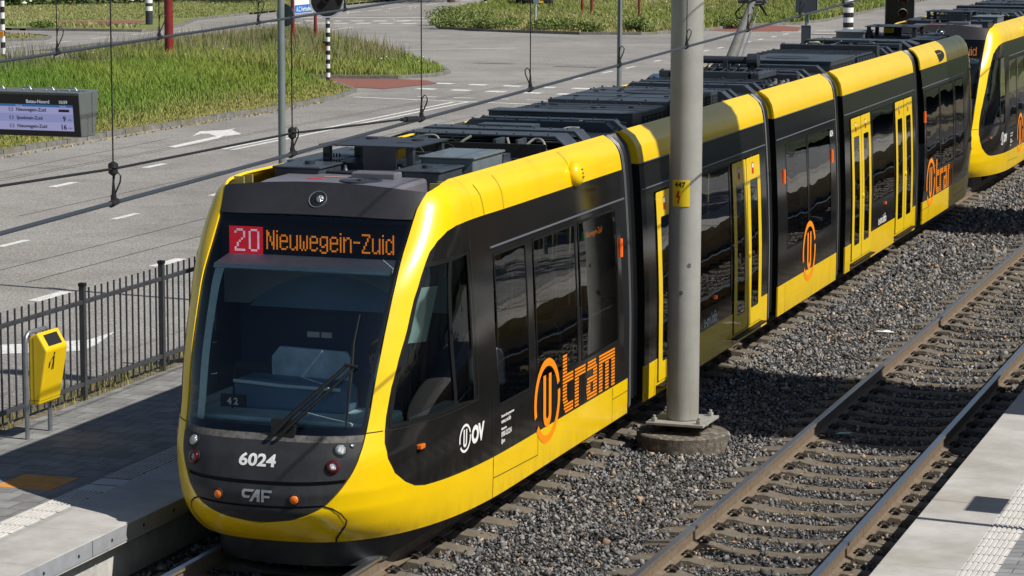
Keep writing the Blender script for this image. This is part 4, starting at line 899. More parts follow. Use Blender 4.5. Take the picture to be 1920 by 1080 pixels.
GRASSM = mat('grass_blades', (.1, .2, .03), .65, attr=True, spec=.25)
for k, L in IS.items():
    sheet('grass_island', [L], ZR+.10, GRND)
    kerb('island_kerb', L if k != 'upper_left' else L, ZR-.03, ZR+.125, .16, KERB, closed=True)
sheet('cycle_path', [[(-37.0, 59.75), (-29, 59.15), (-25.7, 57.8), (-23.3, 55.5), (-21.6, 54.9), (-20.9, 57.9), (-21.7, 59.2), (-22.8, 59.5), (-25.6, 58.75), (-29, 60.85), (-37, 61.45)]], ZR+.012, REDA)
sheet('cycle_path', [[(-21.9, 96.6), (-20.6, 96.0), (-17.6, 97.2), (-18.3, 101.2), (-20.7, 103.2)]], ZR+.008, REDA)
# ---- road markings (quads in x, y)
def marks(name, quads, z=ZR+.004, m=PAINT):
    b = MB()
    for q in quads:
        V = [(p[0], p[1], z) for p in q]; a = (Vector(V[1])-Vector(V[0])).cross(Vector(V[2])-Vector(V[0])).z
        b.add(V, [tuple(range(len(V)))] if a > 0 else [tuple(range(len(V)))[::-1]])
    return tag(b.build(name, m), kind='structure')
def ln(p, q, w):
    t = Vector((q[0]-p[0], q[1]-p[1])).normalized(); x, y = -t.y*w/2, t.x*w/2
    return [(p[0]+x, p[1]+y), (q[0]+x, q[1]+y), (q[0]-x, q[1]-y), (p[0]-x, p[1]-y)]
def vdash(x, y0, y1, w=.14, ln_=1.05, per=4.3): return [ln((x, y0+k*per), (x, y0+k*per+ln_), w) for k in range(int((y1-y0)/per)+1)]
marks('lane_line', [ln((-17.46, 34.0), (-17.30, 50.7), .13), ln((-17.74, 34.1), (-17.68, 50.5), .13)])
marks('lane_line', vdash(-17.48, 16.2, 31, .20, 1.05, 4.36)+vdash(-13.68, 7.1, 50, .15, 1.0, 4.36))
marks('lane_line', vdash(-10.05, -6.2, 46, .22, 1.05, 4.12))
marks('stop_line', [ln((-21.2, 51.35), (-15.2, 50.45), .17), ln((-15.2, 50.45), (-6.6, 49.6), .17)])
zb = []
for k in range(13): zb.append([(-21.0+k*1.22, 58.35-k*.17), (-20.4+k*1.22, 58.3-k*.17), (-20.4+k*1.22, 57.8-k*.17), (-21.0+k*1.22, 57.85-k*.17)])
for k in range(13): zb.append([(-20.7+k*1.22, 55.75-k*.16), (-20.05+k*1.22, 55.68-k*.16), (-20.05+k*1.22, 55.18-k*.16), (-20.7+k*1.22, 55.25-k*.16)])
marks('cycle_crossing', zb)
marks('give_way_line', [ln((-19.5+k*1.18, 52.3-k*.05), (-18.85+k*1.18, 52.26-k*.05), .16) for k in range(11)])
marks('lane_line', [ln((-17.42, 59.4), (-17.36, 60.4), .15), ln((-17.40, 61.5), (-17.4, 62.6), .15), ln((-17.4, 65.0), (-17.4, 66.3), .15), ln((-17.4, 67.9), (-17.4, 69.2), .15)]+vdash(-17.55, 72.4, 95, .15, .95, 2.4))
marks('edge_line', [ln((-29.0, 76.4), (-25.2, 79.15), .15)])
marks('edge_line', [ln((-37.38, 20+k*4.2), (-37.40, 21.5+k*4.2), .13) for k in range(15)]+[ln((-37.4, 83.5), (-38.0, 93.5), .12)])
marks('lane_line', [ln((-44.3, 48+k*3.9), (-44.28, 50+k*3.9), .14) for k in range(10)]+[ln((-44.1, 105+k*3), (-44.1, 107+k*3), .14) for k in range(9)]+[ln((-43.6, 84.5), (-43.3, 94), .12)])
RA = [-42.55, 98.64, -41.92, 98.62, -41.13, 98.95, -40.81, 99.08, -40.39, 99.26, -39.78, 99.51, -39.36, 99.69, -38.75, 99.94, -38.35, 100.11, -37.72, 100.38]
RB = [-43.39, 95.56, -42.72, 95.84, -42.35, 95.99, -41.73, 96.24, -41.26, 96.44, -40.54, 96.74, -40.28, 96.71, -39.61, 96.99, -39.25, 97.15, -38.6, 97.42, -38.16, 97.46, -37.56, 97.71, -37.06, 97.65, -36.46, 97.9]
marks('crossing_blocks', [[(R[k], R[k+1]-.35), (R[k+2], R[k+3]-.35), (R[k+2]-.05, R[k+3]+.35), (R[k]-.05, R[k+1]+.35)] for R in (RA, RB) for k in range(0, len(R)-3, 4)])
marks('stop_line', [ln((-45.3, 101.3), (-36.6, 105.1), .38), ln((-38.3, 101.0), (-36.0, 101.0), .3)])
sheet('cycle_path', [[(-52.6, 91.0), (-52, 89.6), (-50.8, 88.9), (-48.3, 88.8), (-47.8, 90.9), (-48.7, 93.6), (-49.6, 93.6)]], ZR+.112, REDA)
marks('stop_line', [ln((-18.2, 96.5), (-17.2, 96.9), .3), ln((-17.0, 98.4), (-16.2, 98.8), .3), ln((-16.5, 95.6), (-15.2, 95.6), .3)])
def poly_mark(name, L): return sheet(name, [L], ZR+.004, PAINT)
poly_mark('turn_arrow', [(-19.24, 34.19), (-19.37, 37.31), (-19.86, 37.92), (-20.04, 37.85), (-19.94, 37.09), (-20.38, 38.48), (-19.92, 39.1), (-19.9, 39.77), (-19.8, 39.2), (-19.01, 38.08), (-19.21, 37.37), (-19.06, 36.74), (-18.97, 34.05)])
poly_mark('turn_arrow', [(-8.67, 6.44), (-8.27, 6.7), (-7.83, 7.11), (-7.62, 7.27), (-7.59, 8.08), (-7.32, 6.95), (-7.27, 6.46), (-7.52, 6.24), (-8.3, 5.77)])
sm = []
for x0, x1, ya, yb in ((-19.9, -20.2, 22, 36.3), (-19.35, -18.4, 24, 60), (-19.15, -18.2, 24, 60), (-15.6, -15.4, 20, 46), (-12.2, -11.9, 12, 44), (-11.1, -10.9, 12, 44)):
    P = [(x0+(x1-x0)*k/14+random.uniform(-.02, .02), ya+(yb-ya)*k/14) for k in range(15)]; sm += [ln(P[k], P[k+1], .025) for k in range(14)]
marks('dark_line', sm, ZR+.003, DLINE)  # thin dark lines running along the carriageway
sheet('tar_patch', [[(-42.2, 70), (-39.9, 72), (-39.5, 84), (-41.3, 84), (-42.6, 76)]], ZR+.003, mat('asphalt_dark', (.10, .10, .105), .8, var=.25, vscale=3))
# ---- platforms
def paving(name, c1, c2, cj, bw, bh, off=.5, rough=.85):
    m = bpy.data.materials.new(name); m.use_nodes = True; n = m.node_tree; b = n.nodes['Principled BSDF']; b.inputs['Roughness'].default_value = rough
    tc = n.nodes.new('ShaderNodeTexCoord'); br = n.nodes.new('ShaderNodeTexBrick'); br.offset = off; br.inputs['Scale'].default_value = 1; br.inputs['Brick Width'].default_value = bw; br.inputs['Row Height'].default_value = bh; br.inputs['Mortar Size'].default_value = .005
    br.inputs['Color1'].default_value = (*c1, 1); br.inputs['Color2'].default_value = (*c2, 1); br.inputs['Mortar'].default_value = (*cj, 1); n.links.new(tc.outputs['Object'], br.inputs['Vector'])
    no = n.nodes.new('ShaderNodeTexNoise'); no.inputs['Scale'].default_value = 5; no.inputs['Detail'].default_value = 9; n.links.new(tc.outputs['Object'], no.inputs['Vector'])
    mr = n.nodes.new('ShaderNodeMapRange'); mr.inputs[1].default_value = .3; mr.inputs[2].default_value = .7; mr.inputs[3].default_value = .75; mr.inputs[4].default_value = 1.2; n.links.new(no.outputs['Fac'], mr.inputs[0])
    mx = n.nodes.new('ShaderNodeMixRGB'); mx.blend_type = 'MULTIPLY'; mx.inputs[0].default_value = 1; n.links.new(br.outputs['Color'], mx.inputs[1]); n.links.new(mr.outputs[0], mx.inputs[2]); n.links.new(mx.outputs[0], b.inputs['Base Color'])
    bp = n.nodes.new('ShaderNodeBump'); bp.inputs['Strength'].default_value = .6; bp.inputs['Distance'].default_value = .004; bp.invert = True; n.links.new(br.outputs['Fac'], bp.inputs['Height']); n.links.new(bp.outputs[0], b.inputs['Normal'])
    MATS[name] = m; return m
PAV = paving('paving_grey', (.185, .183, .178), (.25, .247, .24), (.05, .047, .043), .30, .30)
PAVD = paving('paving_dark', (.20, .205, .21), (.26, .265, .27), (.06, .06, .055), .30, .15)
def platform(name, xe, d, y0, y1, z=.30):
    """xe = edge x, d = direction away from the track (-1 left, 1 right)"""
    b = MB(); X = lambda a: xe+d*a
    x0, x1 = sorted((X(1.12), X(3.17 if d < 0 else 4.2))); b.box(x0, x1, y0, y1, -.3, z)
    o = tag(b.build('platform_paving', PAV if d < 0 else PAVD), kind='structure')
    b = MB(); x0, x1 = sorted((X(0.14), X(1.13))); b.box(x0, x1, y0, y1, -.42, .12); tag(b.build('platform_wall', CONW), kind='structure')
    e = MB(); n = int((y1-y0)/3)
    for k in range(n):
        ya = y0+k*3; x0, x1 = sorted((X(0.0), X(.80 if d < 0 else .70))); e.box(x0, x1, ya+.004, ya+2.996, .13, z+random.uniform(-.001, .002))
    tag(e.build('platform_edge', CONC, bevel=.006), kind='structure')
    t = MB(); x0, x1 = sorted((X(.80 if d < 0 else .70), X(1.12 if d < 0 else 1.0))); t.box(x0, x1, y0, y1, .1, z-.004)
    k = 0; y = y0
    while y < y1:
        if not (d < 0 and -3.1 < y < -2.5):
            nr = 6
            for r in range(nr):
                xa = x0+.02+(x1-x0-.03)*r/nr; t.box(xa, xa+.026, y+.004, y+.296, z-.004, z+.006)
        y += .30
    tag(t.build('tactile_strip', MATS['tactile'] if 'tactile' in MATS else mat('tactile', (.54, .525, .50), .8, var=.12, vscale=9), bevel=.0), kind='structure')
    jn = MB()
    y = y0
    while y < y1: jn.box(x0, x1, y-.003, y+.004, z-.004, z+.0015); y += .30
    tag(jn.build('tactile_joint', mat('joint_dirt', (.16, .15, .12), .9) if 'joint_dirt' not in MATS else MATS['joint_dirt']), kind='structure')
    if d > 0:
        f = MB(); x0, x1 = sorted((X(1.0), X(1.13))); f.box(x0, x1, y0, y1, -.2, z-.003); tag(f.build('platform_kerb', PAVD), kind='structure')
platform('left', -1.38, -1, -25.48, 13.52); platform('right', 5.33, 1, -24.33, 44.67)
s = MB(); s.box(-1.392, -1.372, -25.4, 13.5, .155, .298, 0)
for k in range(60):
    yy = -24.9+k*.64; s.lathe([(.016, 0), (.016, .004)], n=10, mi=1, M=Matrix.Translation((-1.372, yy, .22))@Matrix.Rotation(math.pi/2, 4, 'Y'))
for k in range(20): s.box(-1.3718, -1.3712, -24.0+k*2.4, -23.99+k*2.4, .155, .298, 1)
tag(s.build('platform_edge_strip', [mat('zinc_strip', (.42, .44, .47), .45, metal=.35, var=.1), DK]), kind='structure')
og = MB()
for a in range(2):
    for c in range(2): og.box(-3.29+a*.30, -2.995+a*.30, -3.09+c*.30, -2.795+c*.30, .296, .3025)
tag(og.build('orange_paving_tiles', mat('orange_tile', (.62, .27, .05), .8, var=.15, vscale=12)), kind='structure')
# ---- rails
def rail(x, label, rustier=0):
    r = MB(); prof = [(-.070, -.172), (.070, -.172), (.070, -.160), (.012, -.138), (.010, -.045), (.034, -.033), (.036, -.006), (.030, 0), (-.030, 0), (-.036, -.006), (-.034, -.033), (-.010, -.045), (-.012, -.138), (-.070, -.160)]
    n = len(prof); ys = list(range(-40, 60, 4))+[80, 120, 200, 300]
    vs = [(x+p[0], y, p[1]) for y in ys for p in prof]; fs = []; mi = []
    for i in range(len(ys)-1):
        for k in range(n):
            fs.append((i*n+k, (i+1)*n+k, (i+1)*n+(k+1) % n, i*n+(k+1) % n)); mi.append(0 if k in (6, 7, 8) else 1)
    r.add(vs, [f[::-1] for f in fs]); r.m = mi; o = r.build('rail', [RSTEEL, RRUST]); tag(o, label, 'rail')
rail(-.7535, 'left rail of the track the tram stands on, beside the left platform', 1); rail(.7535, 'right rail of the track the tram stands on, brown side showing under the bumper', 1)
rail(3.9-.7535, 'left rail of the empty track, nearer the grey mast'); rail(3.9+.7535, 'right rail of the empty track, next to the right platform edge')
# ---- sleepers
def sleeper_mesh():
    b = MB(); xs = [-1.26, -1.22, -1.0, -.86, -.62, -.45, -.25, 0, .25, .45, .62, .86, 1.0, 1.22, 1.26]; zt = [-.235, -.213, -.192, -.176, -.176, -.212, -.226, -.23, -.226, -.212, -.176, -.176, -.192, -.213, -.235]
    hw = [.09, .105, .115, .12, .12, .10, .085, .085, .085, .10, .12, .12, .115, .105, .09]; vs = []; 
    for x, z, w in zip(xs, zt, hw): vs += [(x, -w-.02, -.34), (x, -w, z-.015), (x, -w+.03, z), (x, w-.03, z), (x, w, z-.015), (x, w+.02, -.34)]
    fs = [(i*6+k, i*6+k+1, (i+1)*6+k+1, (i+1)*6+k) for i in range(len(xs)-1) for k in range(5)]+[(5, 4, 3, 2, 1, 0), tuple(range((len(xs)-1)*6, len(xs)*6))]
    b.add(vs, fs); return b
sl0 = sleeper_mesh().build('concrete_sleeper', SLP, None, True); CL = mat('clip_steel', (.035, .027, .022), .6, metal=.3)
clips = []
for x in (-.7535, .7535):
    for d in (-1, 1):
        c = MB(); 
        for yy in (-.055, .045): c.tube([(x+d*.055, yy-.01, -.150), (x+d*.09, yy-.02, -.125), (x+d*.135, yy, -.135), (x+d*.15, yy+.02, -.165), (x+d*.12, yy+.03, -.155)], .011, 6)
        c.box(x+d*.12-.02, x+d*.12+.02, -.05, .05, -.18, -.148); o = c.build('rail_clip', CL, sl0, True); clips.append(o)
TXT = {0: ('worn concrete sleeper under the track the tram stands on', 'concrete sleepers under the tram track'), 1: ('worn concrete sleeper under the empty track between the mast and the right platform', 'concrete sleepers under the empty track')}
first = True
for tr, cx, ph in ((1, 3.9, 1.255+.0), (0, 0.0, .98)):
    y = ph-.6*14 if tr else ph-.6*9; k = 0
    while y < (62 if tr else 56):
        if first: o = sl0; first = False; cp_ = False
        else:
            o = sl0.copy(); COL.objects.link(o); cp_ = True
        o.location = (cx+random.uniform(-.015, .015), y, random.uniform(-.004, .004)); o.rotation_euler.z = random.uniform(-.012, .012)
        tag(o, TXT[tr][0], 'sleeper', TXT[tr][1])
        if cp_ and y < 22:
            for c in clips:
                if tr == 1 or c.location.x > -9: q = c.copy(); COL.objects.link(q); q.parent = o
        y += .6; k += 1
# ---- loose ballast stones, one object
def stones(name, spec, seed=3):
    rng = np.random.default_rng(seed); protos = []
    for p in range(8):
        bm = bmesh.new()
        for q_ in range(9):
            w_ = rng.normal(size=3); w_ /= np.linalg.norm(w_); bm.verts.new(w_*rng.uniform(.75, 1.15))
        r_ = bmesh.ops.convex_hull(bm, input=bm.verts); bmesh.ops.delete(bm, geom=[v for v in bm.verts if not v.link_faces], context='VERTS'); bmesh.ops.triangulate(bm, faces=bm.faces); bm.verts.index_update()
        s = (rng.uniform(.8, 1.3), rng.uniform(.65, 1.0), rng.uniform(.5, .85))
        V = np.array([(v.co.x*s[0], v.co.y*s[1], v.co.z*s[2]) for v in bm.verts]); F = np.array([[v.index for v in f.verts] for f in bm.faces]); protos.append((V, F)); bm.free()
    VV = []; FF = []; CC = []; base = 0
    for (x0, x1, y0, y1, n, size, z) in spec:
        n = int(n*1.25)
        xs = rng.uniform(x0, x1, n); ys = rng.uniform(y0, y1, n); cx_ = np.where(xs > 1.95, 3.9, 0.0); ph_ = np.where(xs > 1.95, 1.255, .98); dy_ = np.abs((ys-ph_+.3) % .6-.3); on_ = (np.abs(xs-cx_) < 1.24) & (dy_ < .115); keep = ~on_ | (rng.random(n) < np.where(np.abs(xs-cx_) > .95, np.where(cx_ < 1, .75, .40), .10)); xs = xs[keep]; ys = ys[keep]; n = len(xs); pid = rng.integers(0, 8, n); sc = size*.86*rng.lognormal(-.05, .36, n)
        for p in range(8):
            I = np.where(pid == p)[0]; V, F = protos[p]; m = len(I)
            if not m: continue
            q = rng.normal(size=(m, 4)); q /= np.linalg.norm(q, axis=1)[:, None]; w, a, b, c = q.T
            R = np.stack([1-2*(b*b+c*c), 2*(a*b-c*w), 2*(a*c+b*w), 2*(a*b+c*w), 1-2*(a*a+c*c), 2*(b*c-a*w), 2*(a*c-b*w), 2*(b*c+a*w), 1-2*(a*a+b*b)], 1).reshape(m, 3, 3)
            P = np.einsum('mij,vj->mvi', R, V)*sc[I][:, None, None]; P[:, :, 0] += xs[I][:, None]; P[:, :, 1] += ys[I][:, None]
            hump = 0.0
            P[:, :, 2] += (z+rng.uniform(-.02, .022, m))[:, None]
            VV.append(P.reshape(-1, 3)); f = (F[None]+(np.arange(m)*len(V))[:, None, None]+base).reshape(-1, 3); FF.append(f); base += m*len(V)
            g = .045+.24*rng.random(m)**1.5; wm = rng.random(m)*.05; col = np.stack([g*(1.0+wm*.5), g*1.0, g*(1.02-wm)], 1); nr_ = np.minimum(np.abs(xs[I]-4.65), np.abs(xs[I]-3.15)); nr_ = np.minimum(nr_, np.abs(xs[I]-.75)); br_ = np.clip(1-nr_/.35, 0, 1)[:, None]*.45; col = col*(1-br_)+np.array([.20, .15, .105])*g[:, None]/.17*br_*.8; t = rng.random(m)
            tan = t < .045; col[tan] = np.array([.34, .235, .15])*rng.uniform(.6, 1.3, (tan.sum(), 1)); rd_ = (t > .10) & (t < .125); col[rd_] = np.array([.42, .36, .30])*rng.uniform(.7, 1.3, (rd_.sum(), 1))
            CC.append(np.repeat(col, len(F)*3, axis=0))
    V = np.concatenate(VV); F = np.concatenate(FF); C = np.concatenate(CC)
    me = bpy.data.meshes.new(name); me.vertices.add(len(V)); me.vertices.foreach_set('co', V.ravel()); me.loops.add(len(F)*3); me.loops.foreach_set('vertex_index', F.ravel().astype(np.int32)); me.polygons.add(len(F)); me.polygons.foreach_set('loop_start', (np.arange(len(F))*3).astype(np.int32)); me.update()
    ca = me.color_attributes.new('col', 'FLOAT_COLOR', 'CORNER'); ca.data.foreach_set('color', np.concatenate([C, np.ones((len(C), 1))], 1).ravel().astype(np.float32))
    me.materials.append(MATS['stone'] if 'stone' in MATS else mat('stone', (.2, .2, .2), .8, attr=True, spec=.3)); o = bpy.data.objects.new(name, me); COL.objects.link(o); return tag(o, kind='stuff')
SPEC = [(.95, 2.7, -7, 8, 15500, .028, -.232), (2.55, 5.3, -7, 8, 16500, .026, -.236), (.95, 2.7, 8, 18, 7000, .032, -.228), (2.6, 5.3, 8, 18, 9000, .031, -.232), (.9, 2.8, 18, 45, 10500, .04, -.225), (2.6, 5.4, 18, 50, 10500, .038, -.23), (-1.4, -.9, -9, -1, 1200, .028, -.235), (-.9, .95, -9, 1.5, 2500, .028, -.245)]
tag(stones('ballast', SPEC), 'dark grey crushed-stone ballast with a few tan stones around the sleepers', 'ballast')
# dry leaves scattered on the ballast
lf = MB(); rng = random.Random(5)
for k in range(900):
    x = rng.choice([rng.uniform(1.0, 5.2), rng.uniform(4.75, 5.2), rng.uniform(3.2, 3.6)]); y = rng.uniform(-6, 16); M = Matrix.Translation((x, y, -.20+rng.uniform(0, .025)))@Matrix.Rotation(rng.uniform(0, 6.3), 4, 'Z')@Matrix.Rotation(rng.uniform(-.7, .7), 4, 'X'); a = rng.uniform(.012, .034)
    lf.add([(-a, 0, 0), (0, -a*.5, .004), (a, 0, 0), (0, a*.5, .006)], [(0, 1, 2, 3)], 0, M)
tag(lf.build('dry_leaves', mat('dry_leaf', (.33, .21, .12), .8, var=.35, vscale=20)), 'small dry brown leaves scattered over the ballast', 'leaves', kind='stuff')
# ---- grass
def poly_pts(rng, loop, n):
    xs = [p[0] for p in loop]; ys = [p[1] for p in loop]; P = rng.uniform((min(xs), min(ys)), (max(xs), max(ys)), (int(n), 2)); ok = np.zeros(len(P), bool); j = len(loop)-1
    for i in range(len(loop)):
        xi, yi = loop[i]; xj, yj = loop[j]
        if yi != yj:
            c = ((yi > P[:, 1]) != (yj > P[:, 1])) & (P[:, 0] < (xj-xi)*(P[:, 1]-yi)/(yj-yi)+xi); ok ^= c
        j = i
    return P[ok]
def grass(name, loop, dens, hfun, cfun, label, z0=ZR+.09, width=.016, seed=1, lean=.35, seedhead=0.0):
    rng = np.random.default_rng(seed); xs = [p[0] for p in loop]; ys = [p[1] for p in loop]; P = poly_pts(rng, loop, dens*(max(xs)-min(xs))*(max(ys)-min(ys))); m = len(P)
    h = hfun(P[:, 0], P[:, 1], rng); a = rng.uniform(0, 2*np.pi, m); w = width*rng.uniform(.7, 1.4, m); wx, wy = np.cos(a)*w, np.sin(a)*w; b = rng.uniform(0, 2*np.pi, m); l = h*lean*rng.uniform(.2, 1.4, m); lx, ly = np.cos(b)*l, np.sin(b)*l
    z = np.full(m, z0); V = np.empty((m, 5, 3))
    V[:, 0] = np.stack([P[:, 0]-wx, P[:, 1]-wy, z], 1); V[:, 1] = np.stack([P[:, 0]+wx, P[:, 1]+wy, z], 1)
    V[:, 2] = np.stack([P[:, 0]-wx*.8+lx*.35, P[:, 1]-wy*.8+ly*.35, z+h*.6], 1); V[:, 3] = np.stack([P[:, 0]+wx*.8+lx*.35, P[:, 1]+wy*.8+ly*.35, z+h*.6], 1); V[:, 4] = np.stack([P[:, 0]+lx, P[:, 1]+ly, z+h*.98], 1)
    F4 = (np.array([0, 1, 3, 2])[None]+(np.arange(m)*5)[:, None]); F3 = (np.array([2, 3, 4])[None]+(np.arange(m)*5)[:, None])
    me = bpy.data.meshes.new(name); me.vertices.add(m*5); me.vertices.foreach_set('co', V.ravel()); me.loops.add(m*7)
    me.loops.foreach_set('vertex_index', np.concatenate([F4, F3], 1).ravel().astype(np.int32)); me.polygons.add(2*m); ls = np.stack([np.arange(m)*7, np.arange(m)*7+4], 1).ravel(); me.polygons.foreach_set('loop_start', ls.astype(np.int32)); me.update()
    c = cfun(P[:, 0], P[:, 1], rng, h); C = np.ones((m, 7, 4)); C[:, :4, :3] = c[:, None]; tip = c*1.05+np.array([.015, .015, .0]) if seedhead == 0 else c*.5+np.array([.20, .16, .10])*.5; C[:, 2:, :3] = (c*.6+tip*.4)[:, None]; C[:, 4:, :3] = tip[:, None]
    ca = me.color_attributes.new('col', 'FLOAT_COLOR', 'CORNER'); ca.data.foreach_set('color', C.ravel().astype(np.float32)); me.materials.append(GRASSM); o = bpy.data.objects.new(name, me); COL.objects.link(o); return tag(o, label, 'grass', kind='stuff')
def nz2(x, y, s, k=0): return .5+.25*(np.sin(x*s+k)+np.sin(y*s*.83+1.7*k+x*s*.4))*.9+.12*np.sin(x*s*3.1+y*s*2.3+k)
def mixc(t, a, b): t = np.clip(t, 0, 1)[:, None]; return np.array(a)*(1-t)+np.array(b)*t
def c_near(x, y, r, h):
    d = np.clip((-22.0-x)/5.5, 0, 1); t = np.clip(1.7*d+.30*nz2(x, y, .6)+r.normal(0, .2, len(x)), 0, 1)
    c = mixc(t, (.33, .28, .11), (.125, .225, .032)); y_ = np.clip(nz2(x, y, .35, 5)-.45, 0, 1)*1.2; c = c*(1-y_[:, None])+np.array((.24, .28, .05))*y_[:, None]; dk = np.clip((-30.5-x)/4, 0, 1)*np.clip((57-y)/10, .0, 1); return c*(1-.35*dk[:, None]*nz2(x, y, .9, 2)[:, None])
def h_near(x, y, r): return (.06+.46*np.clip((-22.1-x)/4.2, 0, 1)**1.2)*r.uniform(.55, 1.2, len(x))*(.75+.5*nz2(x, y, .8, 1))
grass('verge_grass', [p for p in IS['near']][:0]+[(-36.7, 28), (-22.15, 28), (-22.1, 33), (-21.85, 39), (-21.45, 45), (-21.45, 50), (-22, 53.2), (-23.4, 55.1), (-25.7, 57.4), (-29, 58.8), (-36.7, 59.4)], 330, h_near, c_near, 'tall green grass with a dry yellow fringe on the verge along the road kerb', seed=11, width=.014)
def c_mid(x, y, r, h): t = np.clip(.45+.5*nz2(x, y, .55, 1)+r.normal(0, .2, len(x)), 0, 1); return mixc(t, (.34, .31, .11), (.16, .24, .04))
mid_in = [(-36.7, 61.8), (-29, 61.2), (-25.6, 59.2), (-23.0, 59.8), (-22.3, 61.3), (-22.4, 62.8), (-23.4, 64.9), (-25.6, 68), (-29.7, 73.3), (-33.7, 79.3), (-36.7, 83.4)]
grass('island_grass', mid_in, 230, lambda x, y, r: (.16+.36*np.clip((-22.3-x)/6, 0, 1))*r.uniform(.5, 1.25, len(x)), c_mid, 'tall yellow-green grass on the traffic island around the striped signal pole', seed=12, width=.013)
grass('seed_heads', [(-36.6, 64), (-30, 63.4), (-25, 63), (-24.6, 65.5), (-29, 71.6), (-33.2, 78), (-36.6, 82)], 26, lambda x, y, r: r.uniform(.6, 1.15, len(x)), lambda x, y, r, h: mixc(r.random(len(x)), (.27, .22, .14), (.18, .20, .08)), 'pinkish brown seed heads standing above the traffic island grass', seed=13, width=.009, seedhead=1, lean=.22)
grass('seed_heads', [(-36.6, 33), (-33.5, 40), (-31.5, 58), (-36.6, 59)], 18, lambda x, y, r: r.uniform(.7, 1.2, len(x)), lambda x, y, r, h: mixc(r.random(len(x)), (.20, .20, .10), (.10, .14, .05)), 'grey green seed heads along the far side of the verge by the second road', seed=14, width=.012, seedhead=1, lean=.22)
def c_far(x, y, r, h): t = np.clip(.35+.55*nz2(x, y, .35, 3)+r.normal(0, .2, len(x)), 0, 1); e = np.clip((y-91.5)/6, 0, 1); return mixc(np.clip(t*e+.05, 0, 1), (.36, .31, .15), (.15, .21, .035))
far_in = [(-33.4, 93.7), (-31.4, 92.2), (-28.4, 91.3), (-26, 90.8), (-23.5, 91.6), (-22.3, 94.0), (-21.7, 97.6), (-21.0, 101.8), (-19.2, 104.2), (-18.7, 108), (-18.9, 124), (-19.0, 150), (-42, 150), (-41, 125), (-39.4, 112), (-36.3, 100)]
grass('far_grass', far_in, 95, lambda x, y, r: (.10+.18*np.clip((y-91)/5, 0, 1))*r.uniform(.6, 1.3, len(x)), c_far, 'long green and straw coloured grass on the far side of the junction', seed=15, width=.020, lean=.6)
def c_ul(x, y, r, h): t = np.clip(.3+.6*nz2(x, y, .3, 4)+r.normal(0, .2, len(x)), 0, 1); return mixc(t, (.34, .31, .15), (.20, .24, .075))
grass('meadow_grass', [(-75, 91), (-53, 91.5), (-49.5, 95), (-47.9, 98), (-48.3, 125), (-75, 125)], 120, lambda x, y, r: r.uniform(.04, .15, len(x)), c_ul, 'short pale mown grass beyond the second road at the upper left', seed=16, width=.013, lean=1.1)
grass('island_weeds', [(-54, 85.6), (-46.0, 86.2), (-46.2, 88.2), (-48, 88.4), (-51, 88.4), (-54, 88)], 22, lambda x, y, r: r.uniform(.08, .28, len(x)), c_ul, 'sparse weed tufts on the bare front strip of the upper left island', seed=21, width=.03, lean=.9)
grass('median_grass', [(-58, 80.4), (-50, 80.6), (-47.8, 79.9), (-46.4, 78.9), (-46, 77.4), (-47, 76.2), (-52, 74.1), (-58, 73)], 40, lambda x, y, r: r.uniform(.05, .15, len(x)), lambda x, y, r, h: mixc(r.random(len(x)), (.30, .24, .13), (.2, .2, .08)), 'dry brown grass on the small median island at the left edge', seed=17, width=.02)
grass('fence_weeds', [(-5.3, -6), (-4.56, -6), (-4.56, 13), (-5.3, 13)], 420, lambda x, y, r: r.uniform(.05, .32, len(x))*np.clip(nz2(x*3, y*2.2, 1, 2), .3, 1.2), lambda x, y, r, h: mixc(r.random(len(x))**1.5, (.34, .26, .11), (.10, .17, .03)), 'weeds and dry grass growing along the foot of the railing', z0=.19, seed=18, width=.005)
grass('gutter_weeds', [(-21.82, 22), (-21.62, 22), (-21.35, 38), (-21.05, 45), (-21.1, 49), (-21.3, 49), (-21.35, 45), (-21.55, 38)], 90, lambda x, y, r: r.uniform(.02, .07, len(x)), lambda x, y, r, h: mixc(r.random(len(x)), (.42, .30, .14), (.25, .25, .08)), 'dry weeds and leaf litter in the gutter along the verge kerb', z0=ZR, seed=19, width=.02, lean=1.2)
fw = MB(); rg = random.Random(9)
for k in range(170):
    x, y = rg.choice([(rg.uniform(-36, -23), rg.uniform(60.5, 76)), (rg.uniform(-41, -22), rg.uniform(93, 118)), (rg.uniform(-70, -47), rg.uniform(88, 118))])
    if x < -36.8+0 and y < 84 and x > -44: continue
    if y < 80 and y > 60 and (y-62)*1.1 > (-22-x)*1.6: continue
    r = rg.uniform(.02, .045); M = Matrix.Translation((x, y, rg.uniform(.15, .55))); fw.add([(r, 0, 0), (0, r, 0), (-r, 0, 0), (0, -r, 0), (0, 0, r*.8), (0, 0, -r*.8)], [(0, 1, 4), (1, 2, 4), (2, 3, 4), (3, 0, 4), (1, 0, 5), (2, 1, 5), (3, 2, 5), (0, 3, 5)], 0, M)
tag(fw.build('white_wildflowers', mat('petal_white', (.75, .75, .68), .7)), 'tiny white wildflowers dotted through the grass', 'wildflowers', kind='stuff')
